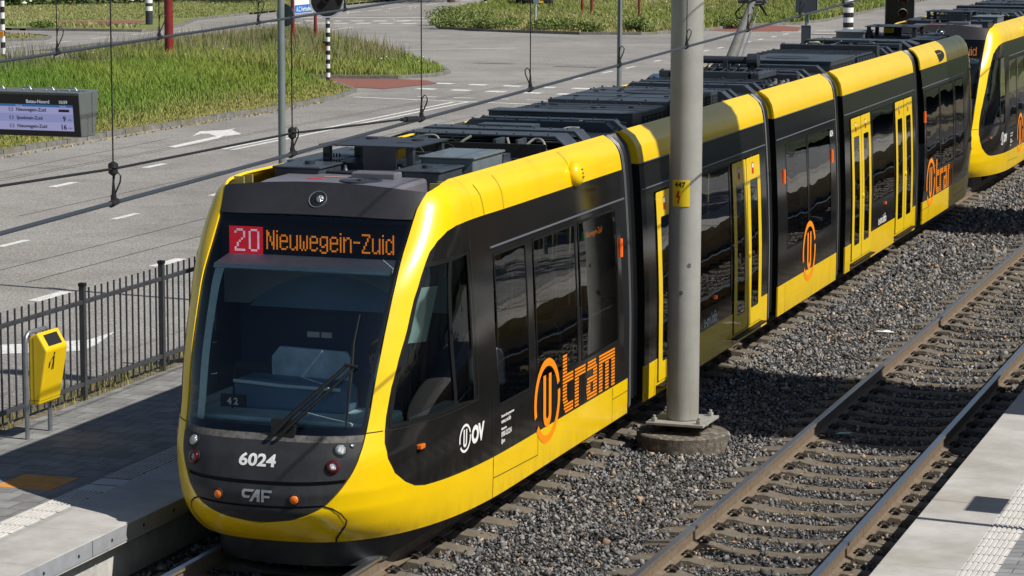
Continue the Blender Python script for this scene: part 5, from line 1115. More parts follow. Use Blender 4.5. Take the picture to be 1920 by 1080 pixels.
# ------------------------------------------------------------------ things on and beside the platforms
POLE = mat('mast_paint', (.33, .33, .305), .5, var=.10, vscale=3.5, bump=.06, bscale=60)
grime(POLE, -.1, 1.6, (.16, .12, .08), .55); grime(POLE, 0, 9, (.22, .21, .19), .22, .25)
mast = tag(empty('catenary_mast', (1.79, 3.5, 0)), 'thick grey steel mast between the two tracks, bolted to a round concrete foot', 'mast')
b = MB(); b.lathe([(.182, .10), (.182, 3), (.180, 9.5)], n=40); b.build('pole', POLE, mast, True)
b = MB(); M = Matrix.Rotation(math.radians(-1.5), 4, 'Z'); b.box(-.335, .335, -.335, .335, .062, .092, 0, M)
for x in (-1, 1):
    for y in (-1, 1):
        b.lathe([(.034, .092), (.034, .135)], c=(x*.26, y*.26, 0), n=6); b.lathe([(.018, .135), (.018, .165)], c=(x*.26, y*.26, 0), n=10)
b.build('base_plate', POLE, mast, bevel=.004)
b = MB(); b.lathe([(.50, -.42), (.52, -.06), (.505, -.045), (.02, -.04)], n=56); b.build('concrete_foot', noise_mat('foot_concrete', [(.3, (.06, .05, .04)), (.52, (.145, .125, .10)), (.70, (.34, .31, .27))], 16, bump=.9, bscale=70, bdist=.012), mast, True)
b = MB()
for x in (-1, 1):
    for y in (-1, 1): b.lathe([(.022, -.05), (.022, .062)], c=(x*.26, y*.26, 0), n=10)
b.lathe([(.17, -.05), (.15, .06)], n=20); b.build('anchor_bolts', MATS['under'], mast)
az0 = math.atan2(CAMP[1]-3.5, CAMP[0]-1.79)
def cyl(R, c=(0, 0)):
    def g(u, v):
        a = az0+u/R; return Vector((c[0]+R*math.cos(a), c[1]+R*math.sin(a), v)), Vector((math.cos(a), math.sin(a), 0))
    return g
g = cyl(.184)
sg_ = drape('number_sign', [rect(-.156, .05, 2.52, 2.815, .006)], g, MATS['sign_yellow'] if 'sign_yellow' in MATS else mat('sign_yellow', (.80, .58, .01), .45), mast, .004, .03, .003)
b = MB(); drape_text(b, '447', -.122, 2.735, .083, g, .0065, bold=.0022, sx=.98); b.build('sign_number', DK, sg_)
b = MB(); drape('x', [[(-.085, 2.695), (-.062, 2.695), (-.072, 2.640), (-.050, 2.640), (-.070, 2.575), (-.062, 2.578), (-.083, 2.545), (-.092, 2.582), (-.084, 2.578), (-.074, 2.620), (-.108, 2.620)]], g, None, None, .0065, .03, mb=b); b.build('lightning_symbol', REDP, sg_)
b = MB()
for u, z in ((.055, 1.86), (-.035, 1.55)): drape('x', [[(u+.022*math.cos(k*.52), z+.026*math.sin(k*.52)) for k in range(12)]], g, None, None, .001, .03, mb=b)
b.build('drain_hole', mat('hole_grey', (.10, .10, .10), .8), mast)
# ---- railing
FM = mat('railing_paint', (.050, .053, .060), .4, var=.2, vscale=6)
fence = tag(empty('railing', (-4.68, 0, 0)), 'dark grey steel railing with upright bars along the back of the left platform', 'railing')
posts = [-.55-2.05, -.55-.0-.0+1.5-2.05+.0, 1.49, 3.52, 5.57, 7.62, 9.67, 11.7]
posts = [1.49+2.04*k for k in range(-5, 7)]
for y in posts:
    b = MB(); b.box(-.032, .032, y-.030, y+.030, .18, 1.56, 0); b.box(-.038, .038, y-.036, y+.036, 1.56, 1.60, 1); b.box(-.06, .06, y-.05, y+.05, .12, .18, 0); b.build('post', [FM, DK], fence, bevel=.004)
for z in (1.38, .44):
    b = MB(); b.box(-.02, .02, posts[0], posts[-1], z-.024, z+.024); b.build('rail_bar', FM, fence, bevel=.004)
n = 0
for i in range(len(posts)-1):
    for k in range(1, 13):
        y = posts[i]+2.04*k/13.0
        if y < -4.2: continue
        n += 1
        if n > 96: break
        b = MB(); b.box(-.0085, .0085, y-.0085, y+.0085, .33, 1.53); b.build('upright_bar', FM, fence)
# ---- litter bin
bn = tag(empty('litter_bin', (-4.07, -.69, .3)), 'yellow litter bin with sloping top hung on a galvanised tube frame', 'litter bin')
b = MB(); P = [(-.02, -.25, 0), (-.02, -.25, 1.02), (-.02, -.235, 1.08), (-.02, -.19, 1.115), (-.02, .19, 1.115), (-.02, .235, 1.08), (-.02, .25, 1.02), (-.02, .25, 0)]; b.tube(P, .024, 12); b.build('frame', STEEL, bn, True)
b = MB(); PR = [(.0, .365), (.115, .365), (.215, .94), (.105, 1.125), (.0, 1.07)]; b.prism(PR, -.225, .235, 'y'); b.build('body', mat('bin_yellow', (.82, .56, .008), .32, coat=.4, var=.04), bn, bevel=.018)
b = MB(); t = Vector((.105-.215, 0, 1.125-.94)).normalized(); o0 = Vector((.215, 0, .94)); nn_ = Vector((t.z, 0, -t.x)); q = [o0+t*a+nn_*.004+Vector((0, y, 0)) for a, y in ((.045, -.14), (.045, .15), (.175, .15), (.175, -.14))]; b.add(q, [(0, 1, 2, 3)]); b.build('slot', DK, bn)
b = MB()
def binf(u, v):
    t = (v-.365)/(.94-.365); return Vector((.115+.10*t, u, v)), Vector((.985, 0, -.17))
binf0 = binf
def binf(u, v): return binf0(-.085+(u+.085)*1.35, .81+(v-.81)*1.35)
for L in ([(-.06+.012*math.cos(k*.7), .872+.014*math.sin(k*.7)) for k in range(9)], [(-.075, .855), (-.05, .855), (-.045, .80), (-.04, .745), (-.055, .745), (-.06, .79), (-.068, .745), (-.082, .745), (-.07, .80)], [(-.078, .85), (-.108, .825), (-.104, .818), (-.078, .835)], [(-.128, .81), (-.10, .82), (-.11, .765), (-.128, .765)]): drape('x', [L], binf, None, None, .0025, .03, mb=b)
b.build('pictogram', DK, bn); binf = binf0
b = MB(); b.box(-.002, .12, -.2265, -.2258, .41, .414); b.box(.055, .058, -.2268, -.2258, .37, 1.07); drape('x', [rect(-.22, .23, .405, .409)], binf, None, None, .0012, .2, mb=b); b.build('seam', SEAM, bn)
# ---- departure display hanging from an out-of-frame post on the left platform
dd = tag(empty('departure_display', (-3.6, -2, 0)), 'grey hanging platform display listing Nieuwegein-Zuid and IJsselstein-Zuid departures', 'display')
HSG = mat('display_housing_grey', (.115, .13, .127), .5, var=.06)
b = MB(); x0, x1 = -1.25, .73; V = []
for x in (x0, x1): V += [(x, 0.0, 4.015), (x, .05+.0, 3.575), (x, .33, 3.575), (x, .43, 4.02)]
b.add(V, [(0, 1, 2, 3), (7, 6, 5, 4), (0, 4, 5, 1), (1, 5, 6, 2), (2, 6, 7, 3), (3, 7, 4, 0)]); b.build('housing', HSG, dd, bevel=.008)
def dsp(u, v):
    t = (4.015-v)/.44; return Vector((u, .05*t, v)), Vector((0, -.994, .11*-1)).normalized()
b = MB(); drape('x', [rect(x0+.01, x1-.008, 3.583, 3.985)], dsp, None, None, .004, .3, mb=b); b.build('glass_front', mat('display_black', (.008, .009, .012), .18), dd)
LCD = mat('lcd_lilac', (.1, .1, .16), .4, emit=(.27, .27, .47), estr=.85); LCD2 = mat('lcd_lilac_dark', (.1, .1, .16), .4, emit=(.20, .22, .42), estr=.85); LCB = mat('lcd_blue', (.02, .06, .12), .4, emit=(.02, .09, .23), estr=.9); LCT = mat('lcd_text', (.01, .01, .03), .5); LCW = mat('lcd_white', (.3, .3, .35), .5, emit=(.35, .38, .46), estr=.8)
xa, xb = x0+.08, x1-.075
b = MB(); drape('x', [rect(xa, xb, 3.635, 3.88)], dsp, None, None, .006, .5, mb=b, mi=0); drape('x', [rect(xa, xb, 3.718, 3.800)], dsp, None, None, .0075, .5, mb=b, mi=1); drape('x', [rect(xa, xb, 3.868, 3.892)], dsp, None, None, .0085, .5, mb=b, mi=2); b.build('screen', [LCD, LCD2, LCB], dd)
b = MB()
for i, s in enumerate(('Nieuwegein-Zuid', 'IJsselstein-Zuid', 'Nieuwegein-Zuid')): drape_text(b, s, .035, 3.823-i*.081, .047, dsp, .010, bold=.0012)
drape_text(b, '9', xb-.115, 3.733, .068, dsp, .010, bold=.002); drape_text(b, '16', xb-.145, 3.652, .068, dsp, .010, bold=.002)
for z in (3.738, 3.657): drape_text(b, 'min', xb-.062, z, .030, dsp, .010)
b.prism([(xb-.15, 3.823), (xb-.03, 3.823), (xb-.035, 3.848), (xb-.145, 3.848)], -.004, -.001, 'y')
for k in range(3):
    x = -.022; z = 3.838-k*.081
    for a0, a1 in ((110, 250), (-70, 70)): drape('x', [ring_arc(x, z, .021, .025, a0, a1, 8)], dsp, None, None, .010, .05, mb=b); drape('x', [ring_arc(x, z, .012, .016, a0, a1, 8)], dsp, None, None, .010, .05, mb=b)
b.build('screen_text', LCT, dd)
b = MB(); drape_text(b, 'Batau-Noord', .15, 3.905, .048, dsp, .010, bold=.001); drape_text(b, '10:59', xb-.15, 3.905, .044, dsp, .010, bold=.001); drape_text(b, 'Richting', .035, 3.872, .022, dsp, .0105); drape_text(b, 'Vertrek', xb-.14, 3.872, .022, dsp, .0105); b.build('screen_heading', LCW, dd)
for x in (-.25, .05, .3, .55):
    b = MB(); b.tube([(x, .15, 4.02), (x-.02, .15, 4.045), (x+.05, .17, 4.05), (x+.07, .17, 4.022)], .008, 6); b.build('fixing', STEEL, dd); b = MB(); b.lathe([(.010, 0), (.010, .014), (.002, .018)], c=(x+.14, .1, 4.018), n=8); b.build('bolt', STEEL, dd)
b = MB(); b.box(x1-.3, x1-.01, .18, .40, 4.015, 4.024); b.build('top_cover', STEEL, dd)
b = MB(); b.box(x1+.0005, x1+.002, .27, .276, 3.60, 4.0); b.build('panel_joint', SEAM, dd)
b = MB(); b.tube([(-1.0, .2, .3), (-1.0, .2, 4.5)], .06, 14); b.tube([(-1.0, .2, 4.35), (-.4, .2, 4.03)], .035, 10); b.build('support_post', STEEL, dd, True)
# ---- overhead wires
WIRE = mat('wire_copper', (.075, .088, .11), .4, metal=.5); WDK = mat('wire_dark', (.012, .012, .014), .5)
def zA(y): return 4.905+.0186*(y+.6)
def zB(y): return 4.51+.0194*(y+15.8)
def contact(x, zf, label, r, ys):
    b = MB(); P = [(x, -30, zf(-30)), (x, 0, zf(0)), (x, 30, zf(30)), (x, 60, zf(45))]; b.tube(P, r, 8); o = b.build('contact_wire', WIRE); tag(o, label, 'wire')
    b = MB(); b.tube([(x, -30, zf(-30)+1.9), (x, 60, zf(60)+1.9)], .007, 6); tag(b.build('messenger_wire', WDK), label.replace('contact', 'carrying'), 'wire')
    for y in ys:
        d = empty('dropper', (x, y, zf(y))); side = -1 if (x > 2 and y > -11.5 and y < -8) or (x > 2 and False) else 1
        side = 1
        w = MB(); w.tube([(0, 0, .02), (0, 0, 1.9)], .0038 if x > 2 else .0045, 6); w.build('hanger_wire', WDK, d)
        w = MB(); w.tube([(-.0, -.03, -.004), (0, .03, .004)], .017, 8); w.tube([(0, 0, 0), (0, 0, .035)], .014, 8); w.tube([(0, 0, .03), (0, 0, .10)], [.011, .005], 8); w.build('clamp', WDK, d, True)
        w = MB(); L = [(0, 0, .03), (.02*1, .0, .07), (.045, 0, .12), (.05, 0, .155), (.03, 0, .178), (.008, 0, .16), (.0, 0, .11), (-.002, 0, .05)]
        if x > 2 and (y > -8.9 and y < -8.3): L = [(-p[0], p[1], p[2]) for p in L]
        w.tube([(p[0]*(.75 if x > 2 else 1.1), p[1], p[2]*(.8 if x > 2 else 1.1)) for p in L], .0042, 6); w.build('loop', WDK, d, True)
        tag(d, 'thin vertical dropper with a looped tail, holding up the '+('contact wire of the empty track' if x > 2 else 'contact wire above the tram'), 'dropper', 'droppers of the '+('empty track' if x > 2 else 'tram track'))
contact(3.9, zB, 'contact wire of the empty track, crossing the photo in front of the tram roof', .0105, [-14.75, -12.67, -10.71, -8.62, -6.5, -4.55, -2.45, -.35, 1.7])
contact(0, zA, 'contact wire above the tram, crossing the grass at the upper left', .0115, [-7.87, -6.15, -4.2, -2.2, -.2, 1.8])
b = MB(); b.tube([(3.9, -30, 4.74), (3.9, -15.8, 4.71), (3.9, -14.75, 4.685), (3.9, -12.67, 4.68), (3.9, -10.85, 4.625)], .0062, 8); tag(b.build('tension_wire', WDK), 'second thinner wire joining the near contact wire beside its clamp', 'wire')
for y, z in ((-14.75, 4.685), (-12.67, 4.68)):
    b = MB(); b.lathe([(.008, -.03), (.022, -.02), (.022, -.004), (.014, 0), (.024, .006), (.022, .024), (.006, .034)], c=(3.9, y, z), n=12); b.tube([(3.9, y, z-.03), (3.9, y, zB(y))], .005, 6); tag(b.build('wire_insulator', WDK, None, True), 'black knob insulator on the thinner wire '+('left of the grey lamp post' if y < -14 else 'just in front of the grey lamp post'), 'insulator')
b = MB(); b.tube([(3.9, -10.98, 4.625), (3.9, -10.78, 4.615)], .018, 8); b.tube([(3.9, -11.05, 4.63), (3.9, -10.98, 4.626)], .011, 8); tag(b.build('wire_joint_clamp', WDK, None, True), 'black clamp where the thinner wire meets the contact wire', 'clamp')
# ---- posts beyond the tram
GP = mat('post_grey', (.16, .19, .19), .45, var=.12, vscale=3)
def post(x, y, r, z1, label, name='lamp_post', z0=ZR): 
    d = tag(empty(name, (x, y, z0)), label, 'post'); b = MB(); b.lathe([(r*1.3, 0), (r*1.3, .5), (r, .55), (r*.93, z1)], n=18); b.build('pole', GP, d, True); return d
p1 = post(-6.3, 11.0, .055, 7, 'grey post with a round sign back behind the front of the tram')
b = MB(); b.lathe([(.165, 0), (.165, .01), (.16, .012)], n=32, M=Matrix.Translation((.035, .075, 4.30))@Matrix.Rotation(math.radians(72), 4, 'Z')@Matrix.Rotation(math.pi/2, 4, 'Y')); b.build('round_sign_back', mat('sign_back', (.075, .088, .10), .5), p1)
p2 = post(-6.3, 28.79, .052, 7, 'plain slim grey post left of the thick mast, rising behind the tram roof')
p3 = post(-6.3, 47.0, .055, 6, 'grey post with grey sign backs at the top right beyond the pantograph')
b = MB(); b.box(-.13, .13, -.08, -.05, 2.00, 2.62, 0); b.build('sign_back', MATS['sign_back'], p3, bevel=.006); b = MB(); b.box(-.30, .30, -.08, -.05, 2.96, 3.6, 0); b.build('sign_back', MATS['sign_back'], p3, bevel=.006)
b = MB(); 
for x0, x1, z0, z1 in ((-.13, .13, 2.0, 2.62), (-.30, .30, 2.96, 3.6)):
    b.box(x0-.006, x0, -.085, -.045, z0, z1); b.box(x1, x1+.006, -.085, -.045, z0, z1); b.box(x0, x1, -.085, -.045, z1, z1+.006)
b.build('sign_rim', mat('rim_light', (.35, .38, .42), .4), p3)
def striped(name, x, y, r, z1, n, label, cat='signal pole', start=0, tall=None):
    d = tag(empty(name, (x, y, ZR)), label, cat)
    b = MB(); h = z1/n
    for k in range(n): b.lathe([(r, k*h), (r, (k+1)*h)], n=16, mi=(k+start) % 2)
    b.build('pole', [mat('band_black', (.014, .014, .016), .5) if 'band_black' not in MATS else MATS['band_black'], WHT], d, True); return d
s1 = striped('signal_pole', -24.6, 57.6, .072, 2.2, 15, 'black and white striped signal pole with a round black backboard, on the traffic island', start=0)
b = MB(); Mx = Matrix.Translation((0, -.09, 2.65))@Matrix.Rotation(math.radians(18), 4, 'Z')@Matrix.Rotation(math.pi/2, 4, 'X'); b.lathe([(.55, 0), (.55, .02), (.52, .024)], n=40, mi=0, M=Mx); b.lathe([(.55, .018), (.565, .026), (.555, .040), (.512, .030)], n=40, mi=1, M=Mx, caps=False); b.lathe([(.11, .02), (.12, .12), (.10, .12), (.09, .03)], c=(0, .05, 0), n=20, mi=0, M=Mx)
b.build('round_backboard', [DK, MATS['rim_light']], s1, True)
b = MB(); b.box(-.16, -.07, -.05, .05, 1.02, 1.28, 0); b.box(-.155, -.08, -.055, .04, 1.26, 1.32, 1); b.build('push_button_box', [mat('button_orange', (.85, .33, .01), .4), MATS['band_black']], s1, bevel=.02)
b = MB(); b.tube([(.25, 0, 2.8), (.65, 0, 2.78)], .04, 8); b.build('side_bracket', DK, s1)
s2_ = striped('signal_pole', -40.4, 64.5, .085, 2.4, 11, 'striped black and white pole with orange box at the left photo edge', start=0)
b = MB(); b.box(-.10, .10, -.12, -.07, .86, 1.06); b.build('push_button_box', MATS['button_orange'], s2_, bevel=.02)
s3_ = tag(empty('bollard', (-46.9, 90.2, ZR)), 'thick dark blue bollard with white bands at its top, left of the red post', 'bollard')
b = MB(); 
for z0, z1, mi in ((0, .74, 0), (.74, .95, 1), (.95, 1.10, 0), (1.10, 1.7, 1)): b.lathe([(.17, z0), (.17, z1)], n=22, mi=mi)
b.build('post', [mat('bollard_navy', (.03, .035, .05), .5), WHT], s3_, True)
s4_ = tag(empty('bollard', (-14.77, 94.7, ZR)), 'fat black and white banded bollard beyond the tram at the upper right', 'bollard')
b = MB(); z = 0
for h, mi in ((.35, 1), (.22, 0), (.22, 1), (.22, 0), (.22, 1), (.22, 0), (.35, 1)): b.lathe([(.23, z), (.23, z+h)], n=24, mi=mi); z += h
b.build('post', [MATS['band_black'], WHT], s4_, True)
b = MB(); b.lathe([(.40, 0), (.40, .03)], n=32, M=Matrix.Translation((-.18, -.3, 1.96))@Matrix.Rotation(math.pi/2, 4, 'X')); b.build('round_sign_back', MATS['sign_back'], s4_)
s5_ = striped('signal_pole', -39.5, 117.0, .09, 2.2, 6, 'small far striped post beside the dark parked car', start=1)
RP = mat('post_red', (.20, .018, .016), .5, var=.25, vscale=3)
r0 = tag(empty('sign_post', (-33.3, 63.8, ZR)), 'thick dark red post standing in the tall grass', 'sign post'); b = MB(); b.lathe([(.16, 0), (.16, 5)], n=20); b.build('pole', RP, r0, True)
r1 = tag(empty('street_name_sign', (-31.8, 72.8, ZR)), 'white and blue A.C. Verhoefweg street sign between two dark red posts', 'sign')
for x, y in ((0.0, -1.1), (0.0, 1.15)):
    b = MB(); b.lathe([(.065, 0), (.06, 3.2)], c=(x, y, 0), n=12); b.build('post', RP, r1, True)
va = Vector((0, 2.25, 0)); Ms = Matrix(((0, 0, 1, .0), (1, 0, 0, -1.02), (0, 1, 0, 0), (0, 0, 0, 1)))
b = MB(); b.box(-.03, .03, -1.02, 1.07, 1.55, 2.6, 0); b.box(.03, .036, -1.0, 1.05, 1.57, 1.88, 1); b.build('sign_board', [WHT, mat('sign_blue', (.01, .16, .55), .4)], r1)
b = MB(); V, F = text2d('A.C.Verhoefweg', .27, bold=.004, sx=.93); b.add([(.040, -.85+x, 1.63+y) for x, y in V], F); b.build('street_name', WHT, r1)
b = MB(); V, F = text2d('Parkeer', .3, sx=.8)
b.box(.031, .037, -.5, .7, 2.3, 2.5); b.build('grey_print', mat('print_grey', (.45, .48, .5), .5), r1)
for x, y in ((-31.2, 108), (-30.4, 107)):
    d = tag(empty('sign_post', (x, y, ZR)), ('left' if x < -31 else 'right')+' one of the two thin red posts side by side in the far grass', 'sign post'); b = MB(); b.lathe([(.07, 0), (.07, 2.6)], n=10); b.build('pole', RP, d, True)
d = tag(empty('sign_post', (-27.2, 104.5, ZR)), 'thin red post with a dark band right behind the slim grey post', 'sign post'); b = MB(); b.lathe([(.06, 1.6), (.06, 3.0)], n=10, mi=0); b.lathe([(.07, 1.2), (.07, 1.6)], n=10, mi=1); b.lathe([(.06, 0), (.06, 1.2)], n=10); b.build('pole', [RP, DK], d, True)
d = tag(empty('sign_post', (-30.5, 98.1, ZR)), 'thin light grey post with a round plate at the front of the far grass', 'sign post'); b = MB(); b.lathe([(.05, 0), (.05, 2.2)], n=10); b.lathe([(.16, 0), (.16, .02)], n=16, M=Matrix.Translation((.06, -.06, 1.18))@Matrix.Rotation(math.pi/2, 4, 'X')); b.build('pole', [mat('post_pale', (.38, .46, .56), .5)], d, True)
# traffic light above the rear of the tram
tl = tag(empty('traffic_light', (-1.9, 36.7, ZR)), 'black traffic light with hooded lamps above the rear of the tram', 'traffic light')
b = MB(); b.lathe([(.06, 0), (.055, 4.6)], n=14); b.build('pole', GP, tl, True)
Mt = Matrix.Rotation(math.radians(12), 4, 'Z'); b = MB(); b.box(-.32, .32, -.16, -.12, 3.17, 4.5, 0, Mt); b.box(-.34, -.32, -.17, -.11, 3.16, 4.5, 1, Mt); b.box(.32, .34, -.17, -.11, 3.16, 4.5, 1, Mt); b.box(-.34, .34, -.17, -.11, 3.145, 3.165, 1, Mt); b.build('backboard', [MATS['display_black'], MATS['rim_light']], tl)
for z in (3.42, 3.72, 4.02):
    b = MB(); Q = [(.11*math.cos(a), .11*math.sin(a)) for a in np.linspace(-.35, math.pi+.35, 16)]
    vs = [(x+.06, -.165, z+y) for x, y in Q]+[(x*.97+.06, -.40+.10*(1-y/.11)*.5, z+y*.97) for x, y in Q]; n = 16; b.add(vs, [(k, k+1, n+k+1, n+k) for k in range(n-1)], 0, Mt); o = b.build('lamp_hood', mat('hood_pale', (.30, .29, .28), .6) if 'hood_pale' not in MATS else MATS['hood_pale'], tl, True); s = o.modifiers.new('t', 'SOLIDIFY'); s.thickness = .006
    b = MB(); b.lathe([(.10, 0), (.08, .02), (.01, .03)], n=20, M=Mt@Matrix.Translation((.06, -.165, z))@Matrix.Rotation(math.pi/2, 4, 'X')); b.build('lamp', mat('lamp_dark_red', (.05, .012, .008), .4) if 'lamp_dark_red' not in MATS else MATS['lamp_dark_red'], tl, True)
# ---- cars
def car(x, y, rz, col, label, plate=None):
    c = tag(empty('parked_car' if plate else 'car', (x, y, ZR), rz), label, 'car'); paint = mat('car_paint', col, .25, coat=.8); gl = MATS['car_glass'] if 'car_glass' in MATS else mat('car_glass', (.01, .013, .016), .06)
    # long axis along y, front toward +y
    b = MB(); S = [(-2.15, .30, .62, .74), (-2.12, .28, .95, .80), (-1.6, .26, 1.0, .86), (-.6, .26, .98, .88), (.6, .26, .96, .88), (1.3, .27, .92, .86), (1.9, .30, .78, .78), (2.12, .34, .62, .68)]
    n = 8; vs = []
    for yy, z0, z1, w in S: vs += [(-w*.94, yy, z0), (-w, yy, (z0+z1)/2), (-w*.95, yy, z1-.06), (-w*.80, yy, z1), (w*.80, yy, z1), (w*.95, yy, z1-.06), (w, yy, (z0+z1)/2), (w*.94, yy, z0)]
    fs = [(i*n+k, i*n+(k+1) % n, (i+1)*n+(k+1) % n, (i+1)*n+k) for i in range(len(S)-1) for k in range(n)]+[tuple(range(n))[::-1], tuple(range((len(S)-1)*n, len(S)*n))]; b.add(vs, fs); o = b.build('body', paint, c, True); s = o.modifiers.new('s', 'SUBSURF'); s.levels = s.render_levels = 1
    b = MB(); S = [(-1.95, .96, .72, .70), (-1.45, 1.36, .60, .74), (-.9, 1.45, .60, .76), (.1, 1.43, .60, .76), (.6, 1.30, .62, .75), (1.25, .93, .70, .72)]; vs = []
    for yy, z, wt, wb in S: vs += [(-wb, yy, .92), (-wt, yy, z), (wt, yy, z), (wb, yy, .92)]
    b.add(vs, [(i*4+k, i*4+(k+1) % 4, (i+1)*4+(k+1) % 4, (i+1)*4+k) for i in range(5) for k in range(4)]+[(3, 2, 1, 0), (20, 21, 22, 23)]); b.build('windows', gl, c, True)
    b = MB(); b.prism([(-1.46, 1.355), (-.9, 1.462), (.1, 1.442), (.55, 1.315), (.55, 1.28), (.1, 1.41), (-.9, 1.43), (-1.46, 1.325)], -.575, .575, 'x'); 
    b.build('roof', paint, c, bevel=.02)
    for sx in (-1, 1):
        for yy in (-1.35, 1.35):
            w = MB(); Mw = Matrix.Translation((sx*.78, yy, .31))@Matrix.Rotation(sx*math.pi/2, 4, 'Y'); w.lathe([(.31, -.08), (.31, .08), (.22, .10), (.2, .07)], n=22, mi=0, M=Mw); w.lathe([(.2, .06), (.12, .09), (.03, .10)], n=10, mi=1, M=Mw); w.build('wheel', [RUB, CHR], c, True)
        w = MB(); w.box(sx*.62-.12, sx*.62+.12, -2.17, -2.08, .72, .86); w.build('tail_light', REDL, c, bevel=.02); w = MB(); w.box(sx*.58-.14, sx*.58+.14, 1.98, 2.09, .60, .72); w.build('headlight', LENS, c, bevel=.02)
    if plate:
        w = MB(); w.box(-.26, .26, 2.10, 2.13, .38, .49); w.build('number_plate', mat('plate_yellow', (.75, .42, .01), .5), c)
    w = MB(); w.box(-.18, .18, -1.58, -1.50, 1.33, 1.37); w.build('brake_light', mat('brake_red', (.6, .01, .01), .4) if 'brake_red' not in MATS else MATS['brake_red'], c)
    return c
car(-9.0, 44.2, 0.0, (.035, .085, .19), 'blue car half hidden behind the tram roof, left of the thick mast')
car(-36.9, 117.6, math.radians(205), (.016, .018, .024), 'dark car with a yellow number plate, cut by the top of the photo', plate=True)
# ---- bushes, hedge and trees
LEAFG = mat('leaf_green', (.05, .10, .02), .6, attr=True, spec=.3)
BARK = mat('bark', (.09, .065, .045), .9, var=.4, vscale=10, bump=.6, bscale=20)
def leaves(name, blobs, n, size, cols, parent=None, seed=1):
    rng = np.random.default_rng(seed); B = np.array(blobs); vol = B[:, 3]*B[:, 4]*B[:, 5]; pid = rng.choice(len(B), n, p=vol/vol.sum()); d = rng.normal(size=(n, 3)); d /= np.linalg.norm(d, axis=1)[:, None]; r = rng.uniform(.25, 1, n)**.45
    P = B[pid, :3]+d*B[pid, 3:6]*(r*rng.uniform(.85, 1.12, n))[:, None]; a = rng.normal(size=(n, 3)); a /= np.linalg.norm(a, axis=1)[:, None]; q = rng.normal(size=(n, 3)); c = np.cross(a, q); c /= np.linalg.norm(c, axis=1)[:, None]; s = size*rng.uniform(.6, 1.4, n)[:, None]
    V = np.stack([P-a*s, P-c*s*.55, P+a*s, P+c*s*.55], 1).reshape(-1, 3); V[:, 2] = np.maximum(V[:, 2], 0.02 if parent else -.3)
    me = bpy.data.meshes.new(name); me.vertices.add(n*4); me.vertices.foreach_set('co', V.ravel()); me.loops.add(n*4); me.loops.foreach_set('vertex_index', np.arange(n*4, dtype=np.int32)); me.polygons.add(n); me.polygons.foreach_set('loop_start', (np.arange(n)*4).astype(np.int32)); me.update()
    t = rng.random(n); C = np.array(cols[0])*(1-t)[:, None]+np.array(cols[1])*t[:, None]; C = np.repeat(np.concatenate([C, np.ones((n, 1))], 1), 4, axis=0); ca = me.color_attributes.new('col', 'FLOAT_COLOR', 'CORNER'); ca.data.foreach_set('color', C.ravel().astype(np.float32)); me.materials.append(LEAFG); o = bpy.data.objects.new(name, me); COL.objects.link(o)
    if parent: o.parent = parent
    return o
def bush(x, y, r, h, label, seed, n=1500, cols=((.07, .12, .025), (.19, .26, .055)), name='bush', cat='bush'):
    d = tag(empty(name, (x, y, ZR+.08)), label, cat); rg = random.Random(seed)
    leaves('foliage', [(rg.uniform(-r, r)*.6, rg.uniform(-r, r)*.6, h*rg.uniform(.3, .62), r*rg.uniform(.35, .6), r*rg.uniform(.35, .6), h*rg.uniform(.25, .42)) for k in range(7)], n, .05, cols, d, seed)
    b = MB()
    for k in range(6): a = rg.uniform(0, 6.3); b.tube([(0, 0, 0), (math.cos(a)*r*.3, math.sin(a)*r*.3, h*.4), (math.cos(a)*r*.5, math.sin(a)*r*.5, h*.75)], [.02, .014, .006], 5)
    b.build('stem', BARK, d, True); return d
BL = [(-32.6, 93.9, 1.5, 1.0, 'low leafy bush at the tip of the far grass island, nearest the junction corner'), (-33.9, 97.2, 1.5, 1.35, 'bushy weeds behind the island tip, just left of the dark car'), (-30.6, 92.8, 1.2, .85, 'round green bush at the kerb, second from the island tip'), (-27.9, 92.4, 1.3, .9, 'green bush at the kerb right of the thin light grey post'), (-25.9, 91.6, .9, .7, 'small low bush at the kerb in the middle of the far island'), (-20.9, 99.0, 1.0, .7, 'small bush by the red path behind the mast'), (-23.7, 92.3, .7, .95, 'upright leafy weed at the kerb between the slim post and the mast')]
for i, (x, y, r, h, l) in enumerate(BL): bush(x, y, r*1.1, h*.72, l, 30+i, 2200, ((.09, .13, .03), (.24, .29, .08)))
bush(-50.0, 85.6, .7, .35, 'little green shrub at the left end of the upper island kerb', 50, 700)
hd = tag(empty('hedge', (-61.6, 105.4, ZR)), 'dark green hedge with white blossoms at the top left corner', 'hedge'); leaves('foliage', [(-13+k*1.0-1.2, -15.5+k*1.28+1.2, .95, 1.3, 1.5, 1.0) for k in range(19)], 11000, .12, ((.018, .045, .012), (.06, .12, .025)), hd, 61)
b = MB(); rg = random.Random(4)
for k in range(60):
    t = rg.uniform(0, 18); x = -13.2+t+1.2; y = -14.3+t*1.28-1.0; z = rg.uniform(.3, 1.2); s = rg.uniform(.08, .16); b.lathe([(s*.3, -s*.3), (s, 0), (s*.6, s*.5), (.01, s*.6)], c=(x, y+rg.uniform(-.3, .3), z), n=7)
b.build('blossom', mat('blossom_white', (.8, .78, .70), .7), hd, True)
b = MB(); 
for k in range(12): b.tube([(-14+k*1.5, -14.3+k*1.92, 0), (-14+k*1.5, -14.3+k*1.92, 1.2)], .05, 6)
b.build('stem', BARK, hd)
